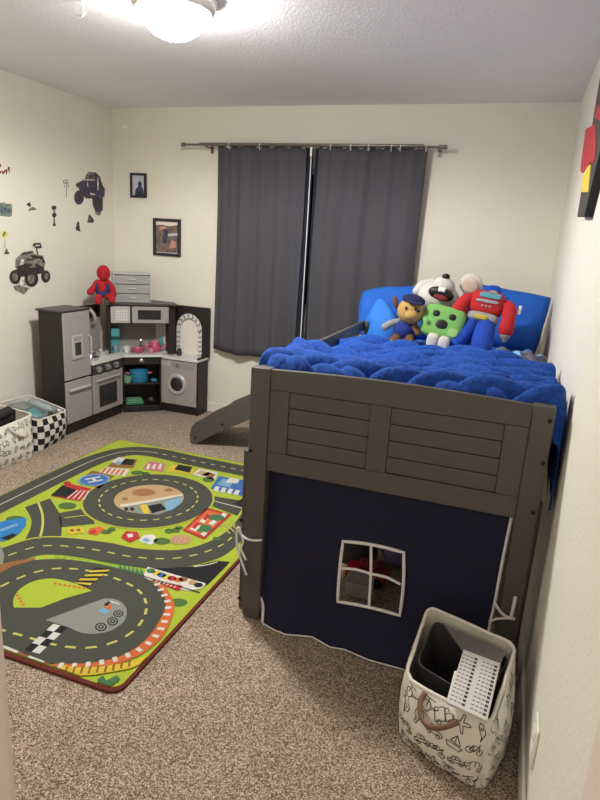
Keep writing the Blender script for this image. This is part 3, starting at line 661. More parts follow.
# ---------------- slide on the left side of the bed
SY0, SY1 = 3.68, 4.0
sl = thing('slide', 'grey brown wooden slide running down from the bed to the carpet', 'slide', (-2.07, (SY0+SY1)/2, 0))
def srail(y):
    P = [(-2.060, .002), (-2.085, .02), (-2.093, .07), (-2.080, .125), (-2.05, .165), (-1.91, .262), (-1.885, .285), (-1.63, .425), (-.93, .81), (-.884, .82), (-.884, .66), (-1.63, .255), (-1.94, .075), (-2.03, .012)]
    return MB().prism([(x, y, z) for x, z in P], (0, .022, 0), W_).build('side_rail', sl, bevel=.003)
r1 = srail(SY0); r2 = srail(SY1-.022)
for x, z in ((-2.045, .055), (-1.83, .19), (-1.15, .56)):
    MB().lathe((x, SY0-.0002, z), [(0, 0), (.009, 0), (.008, -.002), (0, -.003)], 'bolt_black', 12, rotm(x=-PI/2)).build('bolt', r1)
ss = MB().prism([(-2.05, SY0+.0225, .03), (-.884, SY0+.0225, .715), (-.884, SY0+.0225, .70), (-2.04, SY0+.0225, .015)], (0, SY1-SY0-.045, 0), W_).build('slide_surface', sl)
# ---------------- tent cloth under the footboard
tent = thing('bed_tent', 'navy cloth tent curtain with a small window hung under the footboard', 'tent curtain', (-.35, BY0, 0))
TY = BY0+.038
lpx = [(267.5, 466), (263, 520), (261, 545), (260.5, 577), (261.5, 591), (265.8, 601), (267, 618), (272, 627), (285, 635)]
Lp = [at(x, y, 'y', TY) for x, y in lpx]
def interp(P, z, key):
    for a, b in zip(P, P[1:]):
        if a.z >= z >= b.z: t = (a.z-z)/max(1e-6, a.z-b.z); return key(a)+(key(b)-key(a))*t
    return key(P[-1]) if z < P[-1].z else key(P[0])
rpx = [(512, 515), (510, 524), (502, 563), (494.5, 603), (490, 622), (486, 650), (484, 690)]
Rp = [at(x, y, 'y', TY) for x, y in rpx]
hpx = [(262, 620), (270, 627), (285, 635), (312, 637), (330, 647), (345, 649), (370, 660), (400, 669), (430, 680), (484, 702)]
Hp = [at(x, y, 'y', TY) for x, y in hpx]
def hem(x):
    for a, b in zip(Hp, Hp[1:]):
        if a.x <= x <= b.x: return max(.006, a.z+(b.z-a.z)*(x-a.x)/(b.x-a.x))
    return .006
Fp = [at(x, y, 'z', .006) for x, y in hpx]
def yfloor(x):
    for a, b in zip(Fp, Fp[1:]):
        if a.x <= x <= b.x: return min(TY, a.y+(b.y-a.y)*(x-a.x)/(b.x-a.x))
    return min(TY, Fp[0].y if x < Fp[0].x else Fp[-1].y)
def tenty(x, z):
    k = 1-min(1, max(0, z/.66))
    return TY-(TY-yfloor(x))*k**5-.007*k*(1+math.sin(x*13+z*2))*.5
wc = [at(343.5, 540.5, 'y', TY), at(404, 552, 'y', TY), at(401, 612, 'y', TY), at(339.5, 598, 'y', TY)]
wx0, wx1 = (wc[0].x+wc[3].x)/2, (wc[1].x+wc[2].x)/2; wz1, wz0 = (wc[0].z+wc[1].z)/2, (wc[2].z+wc[3].z)/2
zs = sorted([.67-.67*i/40 for i in range(41) if not (abs(.67-.67*i/40-wz0) < .009 or abs(.67-.67*i/40-wz1) < .009)]+[wz0, wz1], reverse=True)
us = sorted([i/60 for i in range(61)])
# x stations: linear, with the window edges inserted
xs = sorted([-.80+.92*i/60 for i in range(61) if min(abs(-.80+.92*i/60-wx0), abs(-.80+.92*i/60-wx1)) > .008]+[wx0, wx1])
P = []
for z in zs:
    row = []
    xl = interp(Lp, z, lambda p: p.x); xr = interp(Rp, z, lambda p: p.x)
    for x in xs:
        xx = min(max(x, xl), xr); hz = hem(xx); zz = max(z, hz) if z < .12 else z
        row.append((xx, tenty(xx, zz), zz))
    P.append(row)
iz1, iz0 = zs.index(wz1), zs.index(wz0); ix0, ix1 = xs.index(wx0), xs.index(wx1)
def inwin(i, j): return iz1 <= i < iz0 and ix0 <= j < ix1
tm = MB().grid(P, 'tent_navy', skip=inwin)
bmesh.ops.remove_doubles(tm.bm, verts=tm.bm.verts, dist=1e-5)
tm.build('cloth', tent, solid=.0015)
def ribbon_tube(name, pts, r, parent, closed=False): return MB().tube(pts, r, 'piping_white', 6, closed).build(name, parent)
off = lambda p: Vector((p.x, tenty(p.x, p.z)-.004, max(p.z, .008)))
edgep = smooth_line([off(p) for p in Lp], 4)[:-1]+[Vector((x, tenty(x, hem(x))-.004, hem(x)+.003)) for x in [Lp[-1].x+(Rp[-1].x-Lp[-1].x)*i/60 for i in range(61)]]
ribbon_tube('hem_piping', edgep, .0028, tent)
ribbon_tube('side_piping', smooth_line([off(p) for p in Lp[:-2]], 4), .0055, tent)
ribbon_tube('side_piping', smooth_line([off(p) for p in Rp], 4), .0055, tent)
wp = [off(p) for p in wc]
def bow(a, b, d, n=8): return [a.lerp(b, i/n)+Vector(d)*math.sin(PI*i/n) for i in range(n)]
loop = bow(wp[0], wp[1], (0, 0, .008))+bow(wp[1], wp[2], (.006, 0, 0))+bow(wp[2], wp[3], (0, 0, .006))+bow(wp[3], wp[0], (-.003, 0, 0))
ribbon_tube('window_trim', loop, .0062, tent, True)
tt = [off(at(x, y, 'y', TY)) for x, y in ((371.5, 545), (371.5, 572), (370.5, 603))]
ribbon_tube('window_bar', smooth_line(tt, 5), .0055, tent)
tt = [off(at(x, y, 'y', TY)) for x, y in ((342, 567), (356, 568), (372, 572.5), (387, 576), (401, 583))]
ribbon_tube('window_bar', smooth_line(tt, 5), .005, tent)
fp_ = BY0-.008
a2 = lambda pts, y=fp_: smooth_line([at(px, py, 'y', y) for px, py in pts], 5)
ribbon_tube('tie', a2([(262, 540), (254, 540.5), (246, 538.5), (240, 533), (238, 528)]), .0045, tent)
ribbon_tube('tie', a2([(238, 527), (236.5, 534), (237.5, 548), (241, 560), (246.5, 575)]), .0045, tent)
ribbon_tube('tie', a2([(239, 527), (243, 541), (241, 549), (246, 560)]), .0045, tent)
ribbon_tube('tie', a2([(495, 603), (500, 611), (507, 617), (515, 619)]), .005, tent)
ribbon_tube('tie', a2([(511, 617), (513.5, 607), (515.5, 597)]), .006, tent)
ribbon_tube('tie', a2([(489, 622), (497, 619), (512, 618)]), .004, tent)
# ---------------- things seen through the tent window
g0 = at(357, 599, 'z', 0)
b = MB(); b.box(g0.x-.055, g0.x+.055, g0.y, g0.y+.08, .002, .075, 'crate_grey'); b.box(g0.x-.06, g0.x+.06, g0.y-.005, g0.y+.085, .075, .085, 'panel_grey')
tag(b.build('storage_box', bevel=.004), 'small pale grey box under the bed seen through the tent window', 'box')
g1 = at(364, 586, 'z', 0)
c = thing('toy_car', 'red toy car under the bed seen through the tent window', 'toy', (g1.x, g1.y+.05, .002))
MB().box(g1.x-.10, g1.x+.10, g1.y, g1.y+.10, .022, .065, 'plastic_red').build('body', c, bevel=.012); MB().box(g1.x-.04, g1.x+.06, g1.y+.012, g1.y+.088, .066, .10, 'plush_dark_red').build('cabin', c, bevel=.012)
for x in (g1.x-.06, g1.x+.06):
    for y in (g1.y, g1.y+.10): MB().lathe((x, y, .025), [(0, -.007), (.023, -.007), (.023, .007), (0, .007)], 'black', 16, rotm(x=PI/2)).build('wheel', c)
g2 = at(391, 575, 'z', 0)
tag(MB().ell((g2.x+.03, g2.y+.10, .135), (.12, .11, .132), 'plastic_lilac').build('toy_ball'), 'lilac ball under the bed seen through the tent window', 'ball')
g3 = at(346, 577, 'z', 0)
b = MB(); b.prism([(g3.x-.10, g3.y+.11, .002), (g3.x+.10, g3.y+.11, .002), (g3.x+.09, g3.y+.12, .26), (g3.x+.04, g3.y+.14, .31), (g3.x-.05, g3.y+.14, .31), (g3.x-.09, g3.y+.12, .25)], (0, .13, 0), 'bin_grey')
tag(b.build('backpack', bevel=.02, seg=3), 'dark slumped bag under the bed seen through the tent window', 'bag')
# ---------------- bedding
cm = MB()
def comfort_h(x, y):
    n = noise.noise(Vector((x*5, y*5, 3)))*.018+noise.noise(Vector((x*13, y*13, 9)))*.006
    e = min(1, max(0, (x+.835)/.07)); e = e*e*(3-2*e)
    return .912+.02*e+n*e
P = [[(-.845+.985*j/60, 2.06+1.85*i/80, comfort_h(-.845+.985*j/60, 2.06+1.85*i/80)) for j in range(61)] for i in range(81)]
cm.grid(P, 'comforter_blue'); tag(cm.build('comforter', solid=.02), 'bright blue comforter spread on the mattress under the soft toys', 'comforter')
# fuzzy blanket: plaited rows of lobes, thrown over the rail on the left and down beside the wall on the right
lobes = []
rowgap = .112
for r in range(15):
    for k in range(12):
        cx = -1.03+k*.155+(.078 if r % 2 else 0)+random.uniform(-.02, .02); cy = 1.98+r*rowgap+random.uniform(-.015, .015)
        a = math.radians((22 if (r % 2) else -26)+random.uniform(-12, 12)); lobes.append((cx, cy, math.cos(a), math.sin(a), random.uniform(.13, .18), random.uniform(.046, .058), random.uniform(.75, 1.15)))
LB = np.array(lobes)
N1, N2 = 250, 200
S = np.linspace(-.90, .56, N1); T = np.linspace(1.996, 3.16, N2)
SS, TT = np.meshgrid(S, T)
wob = .05*np.sin(SS*5+1)+.04*np.sin(SS*11+TT*3)
h = np.zeros_like(SS)
for cx, cy, ca, sa, Lx, Ly, k in LB:
    dx, dy = SS-cx, TT-cy+wob*.6; u = (dx*ca+dy*sa)/Lx; v = (-dx*sa+dy*ca)/Ly
    q = 1-u*u-v*v; h = np.maximum(h, np.clip(q, 0, None)**.55*.094*k)
s_ = np.clip((TT-1.996)/.07, 0, 1); s_ = np.sqrt(1-(1-s_)**2)
be = np.clip((3.13+.03*np.sin(SS*9)-.10*np.clip((SS+.1)/.3, 0, 1)-TT)/.10, 0, 1); be = be*be*(3-2*be)
mid_z = .965-.010*np.sin(TT*6+SS*2)+.018*np.sin(SS*6+2)
lt_ = np.clip((TT-2.40)/.35, 0, 1); left_z = 1.045-.085*lt_*lt_*(3-2*lt_)
wl = np.clip((-.66-SS)/.16, 0, 1); wl = wl*wl*(3-2*wl)
front = np.exp(-((TT-2.06)/.22)**2)
base_h = mid_z*(1-wl)+left_z*wl
base_h = base_h+np.clip(1.012-base_h, 0, None)*front
ZZ = .93+(base_h-.93)*np.maximum(be, np.where(wl > 0, .2+.8*wl, .2))+h*(.25+.75*be)*(1-.45*wl)
ZZ = ZZ-(1-s_)*.13
XX = SS.copy()
# left: over the rail and down outside it
lo_ = np.clip(-.835-SS, 0, None)
XX = np.where(SS < -.835, -.835-.034*(1-np.exp(-lo_/.03)), XX)
ZZ = ZZ-np.where(lo_ > 0, np.maximum(0, lo_-.02*(1-np.exp(-lo_/.02)))*.5, 0)
ov_ = np.clip(SS-.175, 0, None)
XX = np.where(SS > .175, .175+.043*(1-np.exp(-ov_/.035)), XX)
drop = np.where(ov_ > 0, np.maximum(0, ov_-.035*(1-np.exp(-ov_/.035))), 0)
lenf = np.clip((3.1-TT)/.8, .25, 1)
ZZ = ZZ-drop*lenf*.95
XX = XX-(ov_ > .02)*h*.12*np.clip(ov_*8, 0, 1)
XX = np.minimum(XX, .219)
rs_ = np.random.RandomState(3); ZZ = ZZ+rs_.uniform(-.0022, .0022, ZZ.shape); YY = 1.996+(TT-1.996)*(1.164-.16*np.clip((SS+.75)/.35, 0, 1)-.08*np.clip((SS+.3)/.25, 0, 1)-.06*np.clip((SS+.05)/.2, 0, 1))/1.164+rs_.uniform(-.0015, .0015, TT.shape)
P = [[(float(XX[i, j]), float(YY[i, j]), float(ZZ[i, j])) for j in range(N1)] for i in range(N2)]
bl = MB().grid(P, 'fleece_blue').build('fleece_blanket', angle=180)
tag(bl, 'fluffy royal blue blanket with plaited texture heaped at the bed foot', 'blanket')
# printed sheet corner at the right
P = [[(-.05+.245*j/24, 2.86+.48*i/20, .985+.02*math.sin(j*.5)*math.sin(i*.4)+.045*math.exp(-((j-15)/6)**2-((i-9)/5)**2)+.006) for j in range(25)] for i in range(21)]
tag(MB().grid(P, 'printed_sheet').build('folded_sheet', solid=.008), 'printed sheet with grey and pale blue pattern right of the toys', 'sheet')
def pillow(name, label, c, rx_, rz, th, rot, m='pillow_blue'):
    R_ = rot; Pn = MB(); n = 28; ck = .26 if c[0] < -.4 else .12
    def surf(sgn):
        rows = []
        for i in range(n+1):
            row = []
            for j in range(n+1):
                u, v = -1+2*j/n, -1+2*i/n
                pinch = 1-.09*(1-abs(u)**2)*0-.07*(u*u)*(v*v)*0
                eu = 1-.10*(1-v*v)*0; k = max(0, (1-u**4)*(1-v**4))**.5*(1+.10*math.sin(u*7+v*5+c[0]*20)*v*v)
                w = noise.noise(Vector((u*3, v*3+5, c[0]*7)))*.10+noise.noise(Vector((u*2+c[0]*9, v*2, 1)))*.12+noise.noise(Vector((u*6, v*6+c[0]*5, 4)))*.05
                uu = u*math.sqrt(1-ck*v*v)*(1-.05*(1-abs(v))*abs(u)); vv = v*math.sqrt(1-ck*u*u)*(1-.05*(1-abs(u))*abs(v))
                q = Vector((uu*rx_, sgn*th*k*(1+w), vv*rz)); row.append(Vector(c)+R_ @ q)
            rows.append(row)
        return rows
    Pn.grid(surf(-1), m); Pn.grid([r[::-1] for r in surf(1)], m)
    bmesh.ops.remove_doubles(Pn.bm, verts=Pn.bm.verts, dist=1e-4)
    return tag(Pn.build(name, angle=180), label, 'pillow', 'blue pillows on the bed')
lean = lambda a, z=0, y=0: Matrix.Rotation(z, 3, 'Z') @ Matrix.Rotation(-math.radians(a), 3, 'X') @ Matrix.Rotation(y, 3, 'Y')
pillow('pillow', 'blue pillow leaning behind the brown plush puppy at the headboard', (-.655, 3.80, 1.085), .285, .185, .085, lean(26, .06, math.radians(-7)))
pillow('pillow', 'large blue pillow leaning at the right behind the red plush robot', (-.06, 3.84, 1.115), .265, .19, .07, lean(24, -.05, math.radians(6)))
# bunched end of the comforter at the left, in front of the pillow
bu = MB()
P = []
for i in range(31):
    row = []
    for j in range(31):
        a = j/30*PI; t = i/30
        x = -.815+.24*t; w = math.sin(PI*min(1, t*1.0+.02))**.35
        yy = 3.60-.13*math.cos(a)*w; z = .93+(.265-.10*t)*math.sin(a)**.7*w*(1+.12*math.sin(9*t+3*a))
        row.append((x+.02*math.sin(a*3), yy, z))
    P.append(row)
bu.grid(P, 'comforter_blue'); tag(bu.build('folded_throw', solid=.01), 'bunched blue throw at the far left corner of the bed', 'throw')
# ================================================================== SOFT TOYS ON THE BED
def pw(px, py, y): return at(px, py, 'y', y)
def blob(nm, root, m, c, r, rot=None, p=1.0): return MB().ell(c, r, m, rot, 22, 14, p).build(nm, root, angle=180)
def limb(nm, root, m, pts, rad, sub=None):
    pts = smooth_line(pts, 6); n = len(pts); rr = []
    for i in range(n):
        t = i/(n-1)*(len(rad)-1); k = min(int(t), len(rad)-2); rr.append(rad[k]+(rad[k+1]-rad[k])*(t-k))
    mb = MB(); mb.tube(pts, rr, m, 14); mb.ell(pts[0], rr[0], m, None, 14, 8); mb.ell(pts[-1], rr[-1], m, None, 14, 8)
    return mb.build(nm, root, angle=180)
# -- puppy
Y = 3.44
t = thing('plush_puppy', 'tan plush puppy in blue vest and navy cap, leftmost soft toy', 'soft toy', (-.62, Y, .935), 'soft toys on the bed')
o = pw(404, 331, Y); blob('body', t, 'plush_brown', o, (.058, .052, .08), rotm(y=.1))
v = blob('vest', t, 'plush_vest_blue', o+Vector((.0, -.006, .006)), (.062, .054, .062), rotm(y=.1))
hd = pw(411, 311, Y-.02); h_ = blob('head', t, 'plush_tan', hd, (.078, .066, .072), rotm(y=.15))
blob('muzzle', h_, 'plush_tan', hd+Vector((.014, -.058, -.018)), (.038, .032, .028)); blob('nose', h_, 'black', pw(418, 311, Y-.115), (.012, .009, .010))
for dx, dy in ((-.018, -.066), (.034, -.058)): blob('eye', h_, 'black', hd+Vector((dx, dy, .020)), (.007, .005, .010))
k = MB(); cpv = hd+Vector((.010, -.002, .062)); k.ell(cpv, (.066, .06, .032), 'plush_cap_navy', rotm(y=.15)); k.ell(cpv+Vector((.012, -.045, -.004)), (.05, .04, .008), 'plush_cap_navy', rotm(x=.25, y=.2)); k.build('cap', t, angle=180)
for px, py, ry in ((395.5, 302, -.3), (429, 308, .5)): blob('ear', t, 'plush_brown', pw(px, py, Y), (.016, .014, .036), rotm(y=ry))
limb('arm', t, 'plush_grey_plush', [pw(399, 322, Y), pw(392, 323, Y-.02), pw(385, 327, Y-.03)], [.022, .02, .022])
limb('arm', t, 'plush_brown', [pw(414, 325, Y-.02), pw(418, 333, Y-.05)], [.02, .018])
for q in ([(399, 336), (393, 341), (390, 344)], [(409, 337), (410, 342), (408, 346)]):
    l = limb('leg', t, 'plush_brown', [pw(*q[0], Y-.02), pw(*q[1], Y-.06)], [.03, .026]); blob('paw', l, 'plush_tan', pw(*q[2], Y-.085), (.028, .026, .024))
blob('paw', t, 'plush_tan', pw(400, 343, Y-.08), (.018, .018, .016))
# -- square green toy
Y = 3.44
t = thing('plush_cube', 'lime green square plush with white feet beside the plush puppy', 'soft toy', (-.37, Y, .935), 'soft toys on the bed')
g = pw(443, 323, Y); RG = rotm(x=-.25, y=.16)
blob('body', t, 'plush_green', g, (.118, .062, .092), RG, .42)
def gp(u, w, d=.061): return g + RG @ Vector((u, -d, w))
for u in (-.045, .045): blob('eye', t, 'black', gp(u, .036), (.02, .006, .018), RG, .9)
blob('mouth', t, 'black', gp(0, -.016, .061), (.034, .006, .026), RG, .9)
blob('cheek_patch', t, 'plush_green_pale', gp(.07, -.045, .058), (.03, .006, .024), RG, .7)
for px, py in ((432.5, 341.5), (443.5, 345)): blob('foot', t, 'plush_white_plush', pw(px, py-1, Y-.09), (.032, .034, .042), rotm(y=.1), .6)
# -- white mouse
Y = 3.64
t = thing('plush_mouse', 'white plush with open laughing mouth and floppy ears, behind green plush', 'soft toy', (-.41, Y, .95), 'soft toys on the bed')
hm = pw(438, 297, Y); RH = rotm(x=-.5)
hb = blob('head', t, 'plush_white_plush', hm, (.125, .11, .088), rotm(y=.15)); blob('muzzle', hb, 'plush_white_plush', pw(444, 286, Y-.04), (.066, .062, .052), rotm(y=.3)); blob('nose', hb, 'black', pw(446, 276.5, Y-.06), (.023, .02, .017))
mo = pw(441, 294, Y-.106); mq = blob('mouth', hb, 'black', mo, (.074, .022, .037), rotm(x=.15, y=.22), .9)
blob('tongue', mq, 'plush_tongue', pw(440.5, 297.5, Y-.127), (.042, .010, .015), rotm(y=.2)); 
for px, py in ((440.2, 289.3), (443.6, 289.8)): MB().ell(pw(px, py, Y-.128), (.0105, .006, .013), 'white_plastic', rotm(y=.2), 12, 8, .5).build('tooth', mq)
limb('ear', t, 'plush_white_plush', [pw(432, 283, Y), pw(423, 286, Y-.01), pw(417, 291, Y-.02)], [.026, .034, .026])
e = blob('ear', t, 'plush_white_plush', pw(471, 284.5, Y+.02), (.068, .024, .062), rotm(y=.6)); blob('inner_ear', e, 'plush_pink_ear', pw(470, 285.5, Y-.003), (.05, .012, .044), rotm(y=.6))
blob('body', t, 'plush_red', pw(452, 318, Y+.02), (.10, .09, .11))
# -- robot
Y = 3.50
t = thing('plush_robot', 'red and blue plush robot reclining on the right pillow', 'soft toy', (-.12, Y, .945), 'soft toys on the bed')
tr = pw(487, 304, Y); RT = rotm(x=-.35, y=.10)
b_ = blob('torso', t, 'plush_robot_red', tr, (.092, .058, .068), RT, .55)
def tp(u, w, d=.06): return tr + RT @ Vector((u, -d, w))
blob('chest_panel', b_, 'plush_teal_panel', tp(.01, .032), (.058, .008, .016), RT, .5); blob('chest_band', b_, 'plush_robot_grey', tp(0, -.002), (.06, .008, .009), RT, .5)
for u in (-.02, .0, .02): blob('button', b_, 'plush_robot_grey', tp(u, -.028, .058), (.007, .005, .007), RT)
ws = blob('waist', t, 'plush_robot_grey', pw(482.5, 318.5, Y-.035), (.085, .05, .028), rotm(x=-.4, y=.14), .6); blob('buckle', ws, 'plush_yellow', pw(481, 317, Y-.083), (.036, .01, .013), rotm(y=.14), .6)
rh = pw(493, 293, Y+.02); hh = blob('head', t, 'plush_robot_blue', rh, (.045, .04, .042), None, .7); blob('face', hh, 'plush_robot_grey', rh+Vector((0, -.036, -.006)), (.026, .01, .022), None, .6)
limb('arm', t, 'plush_robot_red', [pw(472, 298, Y), pw(465, 301, Y-.02), pw(459, 309, Y-.05)], [.032, .036, .040])
ar = limb('arm', t, 'plush_robot_red', [pw(503, 305, Y), pw(509, 309, Y-.02), pw(508, 321, Y-.06), pw(506, 330, Y-.07)], [.030, .038, .036, .042])
limb('hand', ar, 'plush_grey_plush', [pw(505, 335, Y-.075), pw(504, 340, Y-.08)], [.030, .016])
MB().tube([pw(518, 314, Y), pw(521, 306, Y)], [.012, .008], 'white_plastic', 10).build('antenna', t)
limb('leg', t, 'plush_robot_blue', [pw(486, 325, Y-.05), pw(483, 338, Y-.12), pw(481, 349, Y-.16)], [.05, .058, .055])
limb('leg', t, 'plush_robot_blue', [pw(472, 323, Y-.03), pw(464, 334, Y-.07), pw(456, 343, Y-.10)], [.05, .05, .045])
# small things at the edge of the blanket
tag(MB().ell((-.785, 3.33, .962), (.036, .034, .03), 'plush_white_plush').build('plush_ball', angle=180), 'small white fluffy ball beside the left edge of the blanket', 'soft toy')
# ================================================================== TOY KITCHEN
KX, KY = -2.95, 4.30          # fronts of the left wing and the right wing
KB = -3.16                    # back of the left wing
kt = thing('play_kitchen', 'dark brown and silver toy corner kitchen with fridge, oven and washer', 'play kitchen', (-2.9, 4.1, 0))
ES = 'espresso'
# ---- fridge
FY0, FY1, FH = 3.395, 3.685, .915
fg = MB(); fg.box(KB, KX-.012, FY0, FY1, 0, FH-.012, ES).build('fridge', kt, bevel=.003); fridge = kt.children[-1]
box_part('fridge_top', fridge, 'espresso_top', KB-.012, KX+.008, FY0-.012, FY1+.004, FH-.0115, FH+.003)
dr = box_part('fridge_door', fridge, 'silver', KX-.0115, KX+.004, FY0+.006, FY1-.006, .412, FH-.014)
fz = box_part('freezer_door', fridge, 'silver', KX-.0115, KX+.004, FY0+.006, FY1-.006, .085, .398)
MB().tube([(KX+.004, 3.66, .56), (KX+.028, 3.66, .575), (KX+.028, 3.66, .70), (KX+.004, 3.66, .715)], .007, 'silver_light', 8).build('handle', dr)
MB().box(KX+.0045, KX+.028, FY0+.03, FY1-.03, .325, .345, 'silver_light').build('handle', fz, bevel=.006)
d = MB().box(KX+.0042, KX+.014, 3.475, 3.59, .555, .735, 'silver_light').build('water_dispenser', dr, bevel=.006)
MB().box(KX+.0143, KX+.016, 3.50, 3.565, .585, .68, 'dark_window').build('recess', d, bevel=.003); MB().box(KX+.0143, KX+.0155, 3.495, 3.57, .695, .72, 'panel_grey').build('display', d)
# ---- oven
OY0, OY1 = 3.692, 4.075
MB().box(KB, KX-.012, OY0, OY1, 0, .475, ES).build('oven', kt, bevel=.003); oven = kt.children[-1]
od = MB().box(KX-.0115, KX+.004, OY0+.006, OY1-.006, .085, .392, 'silver').build('oven_door', oven, bevel=.003)
MB().box(KX+.0042, KX+.006, OY0+.075, OY1-.085, .125, .30, 'dark_window').build('oven_window', od, bevel=.004)
MB().tube([(KX+.004, OY0+.05, .345), (KX+.024, OY0+.06, .35), (KX+.024, OY1-.06, .35), (KX+.004, OY1-.05, .345)], .007, 'silver_light', 8).build('handle', od)
cpn = MB().box(KX-.0115, KX+.003, OY0+.004, OY1-.004, .397, .472, 'bin_grey_inside').build('control_panel', oven, bevel=.003)
for y in (3.765, 3.875, 3.985):
    MB().lathe((KX+.003, y, .434), [(0, 0), (.03, 0), (.029, .010), (.022, .014), (.020, .024), (0, .025)], 'chrome', 20, rotm(y=PI/2)).build('knob', cpn)
MB().box(KB, KX+.012, OY0, OY1+.02, .4755, .497, 'counter').build('cooktop', kt, bevel=.003)
MB().box(KB, KB+.012, OY0, OY1-.02, .498, .90, 'panel_grey').build('oven_back_panel', kt); obk = kt.children[-1]
MB().box(KB+.0125, KB+.02, OY0, OY1-.02, .80, .90, ES).build('back_rail', obk)
# ---- middle unit, set at an angle across the corner
U = Vector((.766, .643, 0)); N = Vector((-.643, .766, 0)); D0 = 5.03
def dg(u, d, z): return U*u + N*(D0+d) + Vector((0, 0, z))
def dbox(name, parent, m, u0, u1, d0, d1, z0, z1, bevel=.003):
    return MB().obox(dg(u0, d0, z0), U*(u1-u0), N*(d1-d0), Vector((0, 0, z1-z0)), m).build(name, parent, bevel=bevel)
cb = dbox('sink_cabinet', kt, ES, .362, .677, .21, .222, 0, .475)
dbox('side_board', cb, ES, .362, .374, .0, .2095, 0, .475); dbox('side_board', cb, ES, .665, .677, .0, .2095, 0, .475)
dbox('base_board', cb, ES, .3745, .6645, .0, .2095, .0, .05); dbox('shelf', cb, ES, .3745, .6645, .01, .2095, .235, .248)
dbox('drawer_front', cb, ES, .3745, .6645, .0, .014, .41, .474); MB().lathe(dg(.515, 0, .445), [(0, 0), (.018, 0), (.02, .012), (.014, .018), (0, .02)], 'chrome', 18, Matrix((U, Vector((0, 0, 1)), -N)).transposed()).build('knob', cb)
wt = MB().prism([dg(.30, .10, .4755), dg(.36, -.02, .4755), dg(.68, -.02, .4755), dg(.745, .10, .4755), dg(.745, .29, .4755), dg(.30, .29, .4755)], (0, 0, .02), 'counter').build('worktop', kt, bevel=.003)
sk = MB(); sk.lathe(dg(.50, .10, .4958), [(.075, 0), (.082, .003), (.075, .006), (.05, .004), (0, .003)], 'silver_light', 24).build('sink', wt)
fc = MB(); fc.tube(smooth_line([dg(.53, .17, .497), dg(.53, .17, .58), dg(.528, .155, .615), dg(.524, .12, .615), dg(.522, .105, .59)], 5), .008, 'chrome', 10); fc.lathe(dg(.53, .17, .496), [(0, 0), (.02, 0), (.014, .02), (0, .022)], 'chrome', 16)
fc.tube([dg(.53, .17, .53), dg(.56, .16, .55)], .005, 'chrome'); fc.build('faucet', wt)
MB().obox(dg(.28, .275, .4965), U*.49, N*.01, Vector((0, 0, .41)), 'panel_grey').build('back_panel', kt)
dbox('side_board', kt, ES, .255, .275, .03, .28, .498, .90); dbox('side_board', kt, ES, .742, .798, .03, .28, .498, .90)
ub = dbox('upper_cabinet', kt, ES, .2755, .7415, .016, .27, .752, .899)
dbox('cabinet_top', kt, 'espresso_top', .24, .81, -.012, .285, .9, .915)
kp = dbox('cupboard_door', ub, 'silver_light', .278, .430, .0, .0155, .757, .892); mw = dbox('microwave_door', ub, 'silver', .444, .739, .0, .0155, .757, .892)
dbox('divider', ub, ES, .4305, .4435, .004, .0155, .757, .892)
q = MB()
for i in range(5):
    for j in range(4): q.obox(dg(.318+i*.019, -.002, .778+j*.022), U*.015, N*.0018, Vector((0, 0, .017)), 'counter')
q.build('button_grid', kp)
dbox('microwave_window', mw, 'dark_window', .49, .675, -.003, -.0002, .787, .865); MB().tube([dg(.715, 0, .78), dg(.715, -.02, .79), dg(.715, -.02, .86), dg(.715, 0, .87)], .005, 'silver_light').build('handle', mw)
# ---- washer wing
WX, WXR = -2.735, -2.372
MB().box(WX, WXR-.012, KY+.012, 4.47, 0, .462, ES).build('washer', kt, bevel=.003); ws_ = kt.children[-1]
box_part('side_board', ws_, ES, WXR-.0115, WXR, KY, 4.472, 0, .50)
wd = box_part('washer_front', ws_, 'silver', WX+.005, WXR-.014, KY-.002, KY+.0115, .075, .455)
MB().box(WX+.015, WX+.10, KY-.004, KY-.0022, .40, .44, 'silver_light').build('soap_drawer', wd, bevel=.002); MB().box(WX+.115, WXR-.03, KY-.004, KY-.0022, .40, .44, 'panel_grey').build('control_strip', wd, bevel=.002)
MB().lathe((-2.56, KY-.003, .42), [(0, 0), (.02, 0), (.017, .012), (0, .013)], 'chrome', 18, rotm(x=PI/2)).build('dial', wd)
dor = MB().lathe((-2.57, KY-.0022, .255), [(0, 0), (.088, 0), (.092, .006), (.082, .014), (.062, .012), (.06, .006), (0, .006)], 'silver_light', 36, rotm(x=PI/2)).build('washer_door', wd)
MB().lathe((-2.57, KY-.0085, .255), [(0, 0), (.059, 0), (.045, .008), (0, .012)], 'dark_window', 32, rotm(x=PI/2)).build('door_glass', dor)
MB().box(WXR-.055, WXR-.045, KY-.012, KY-.0022, .12, .16, 'silver_light').build('handle', wd, bevel=.003)
MB().box(WX-.015, WXR+.002, KY-.012, 4.472, .4625, .482, 'counter').build('worktop', kt, bevel=.003)
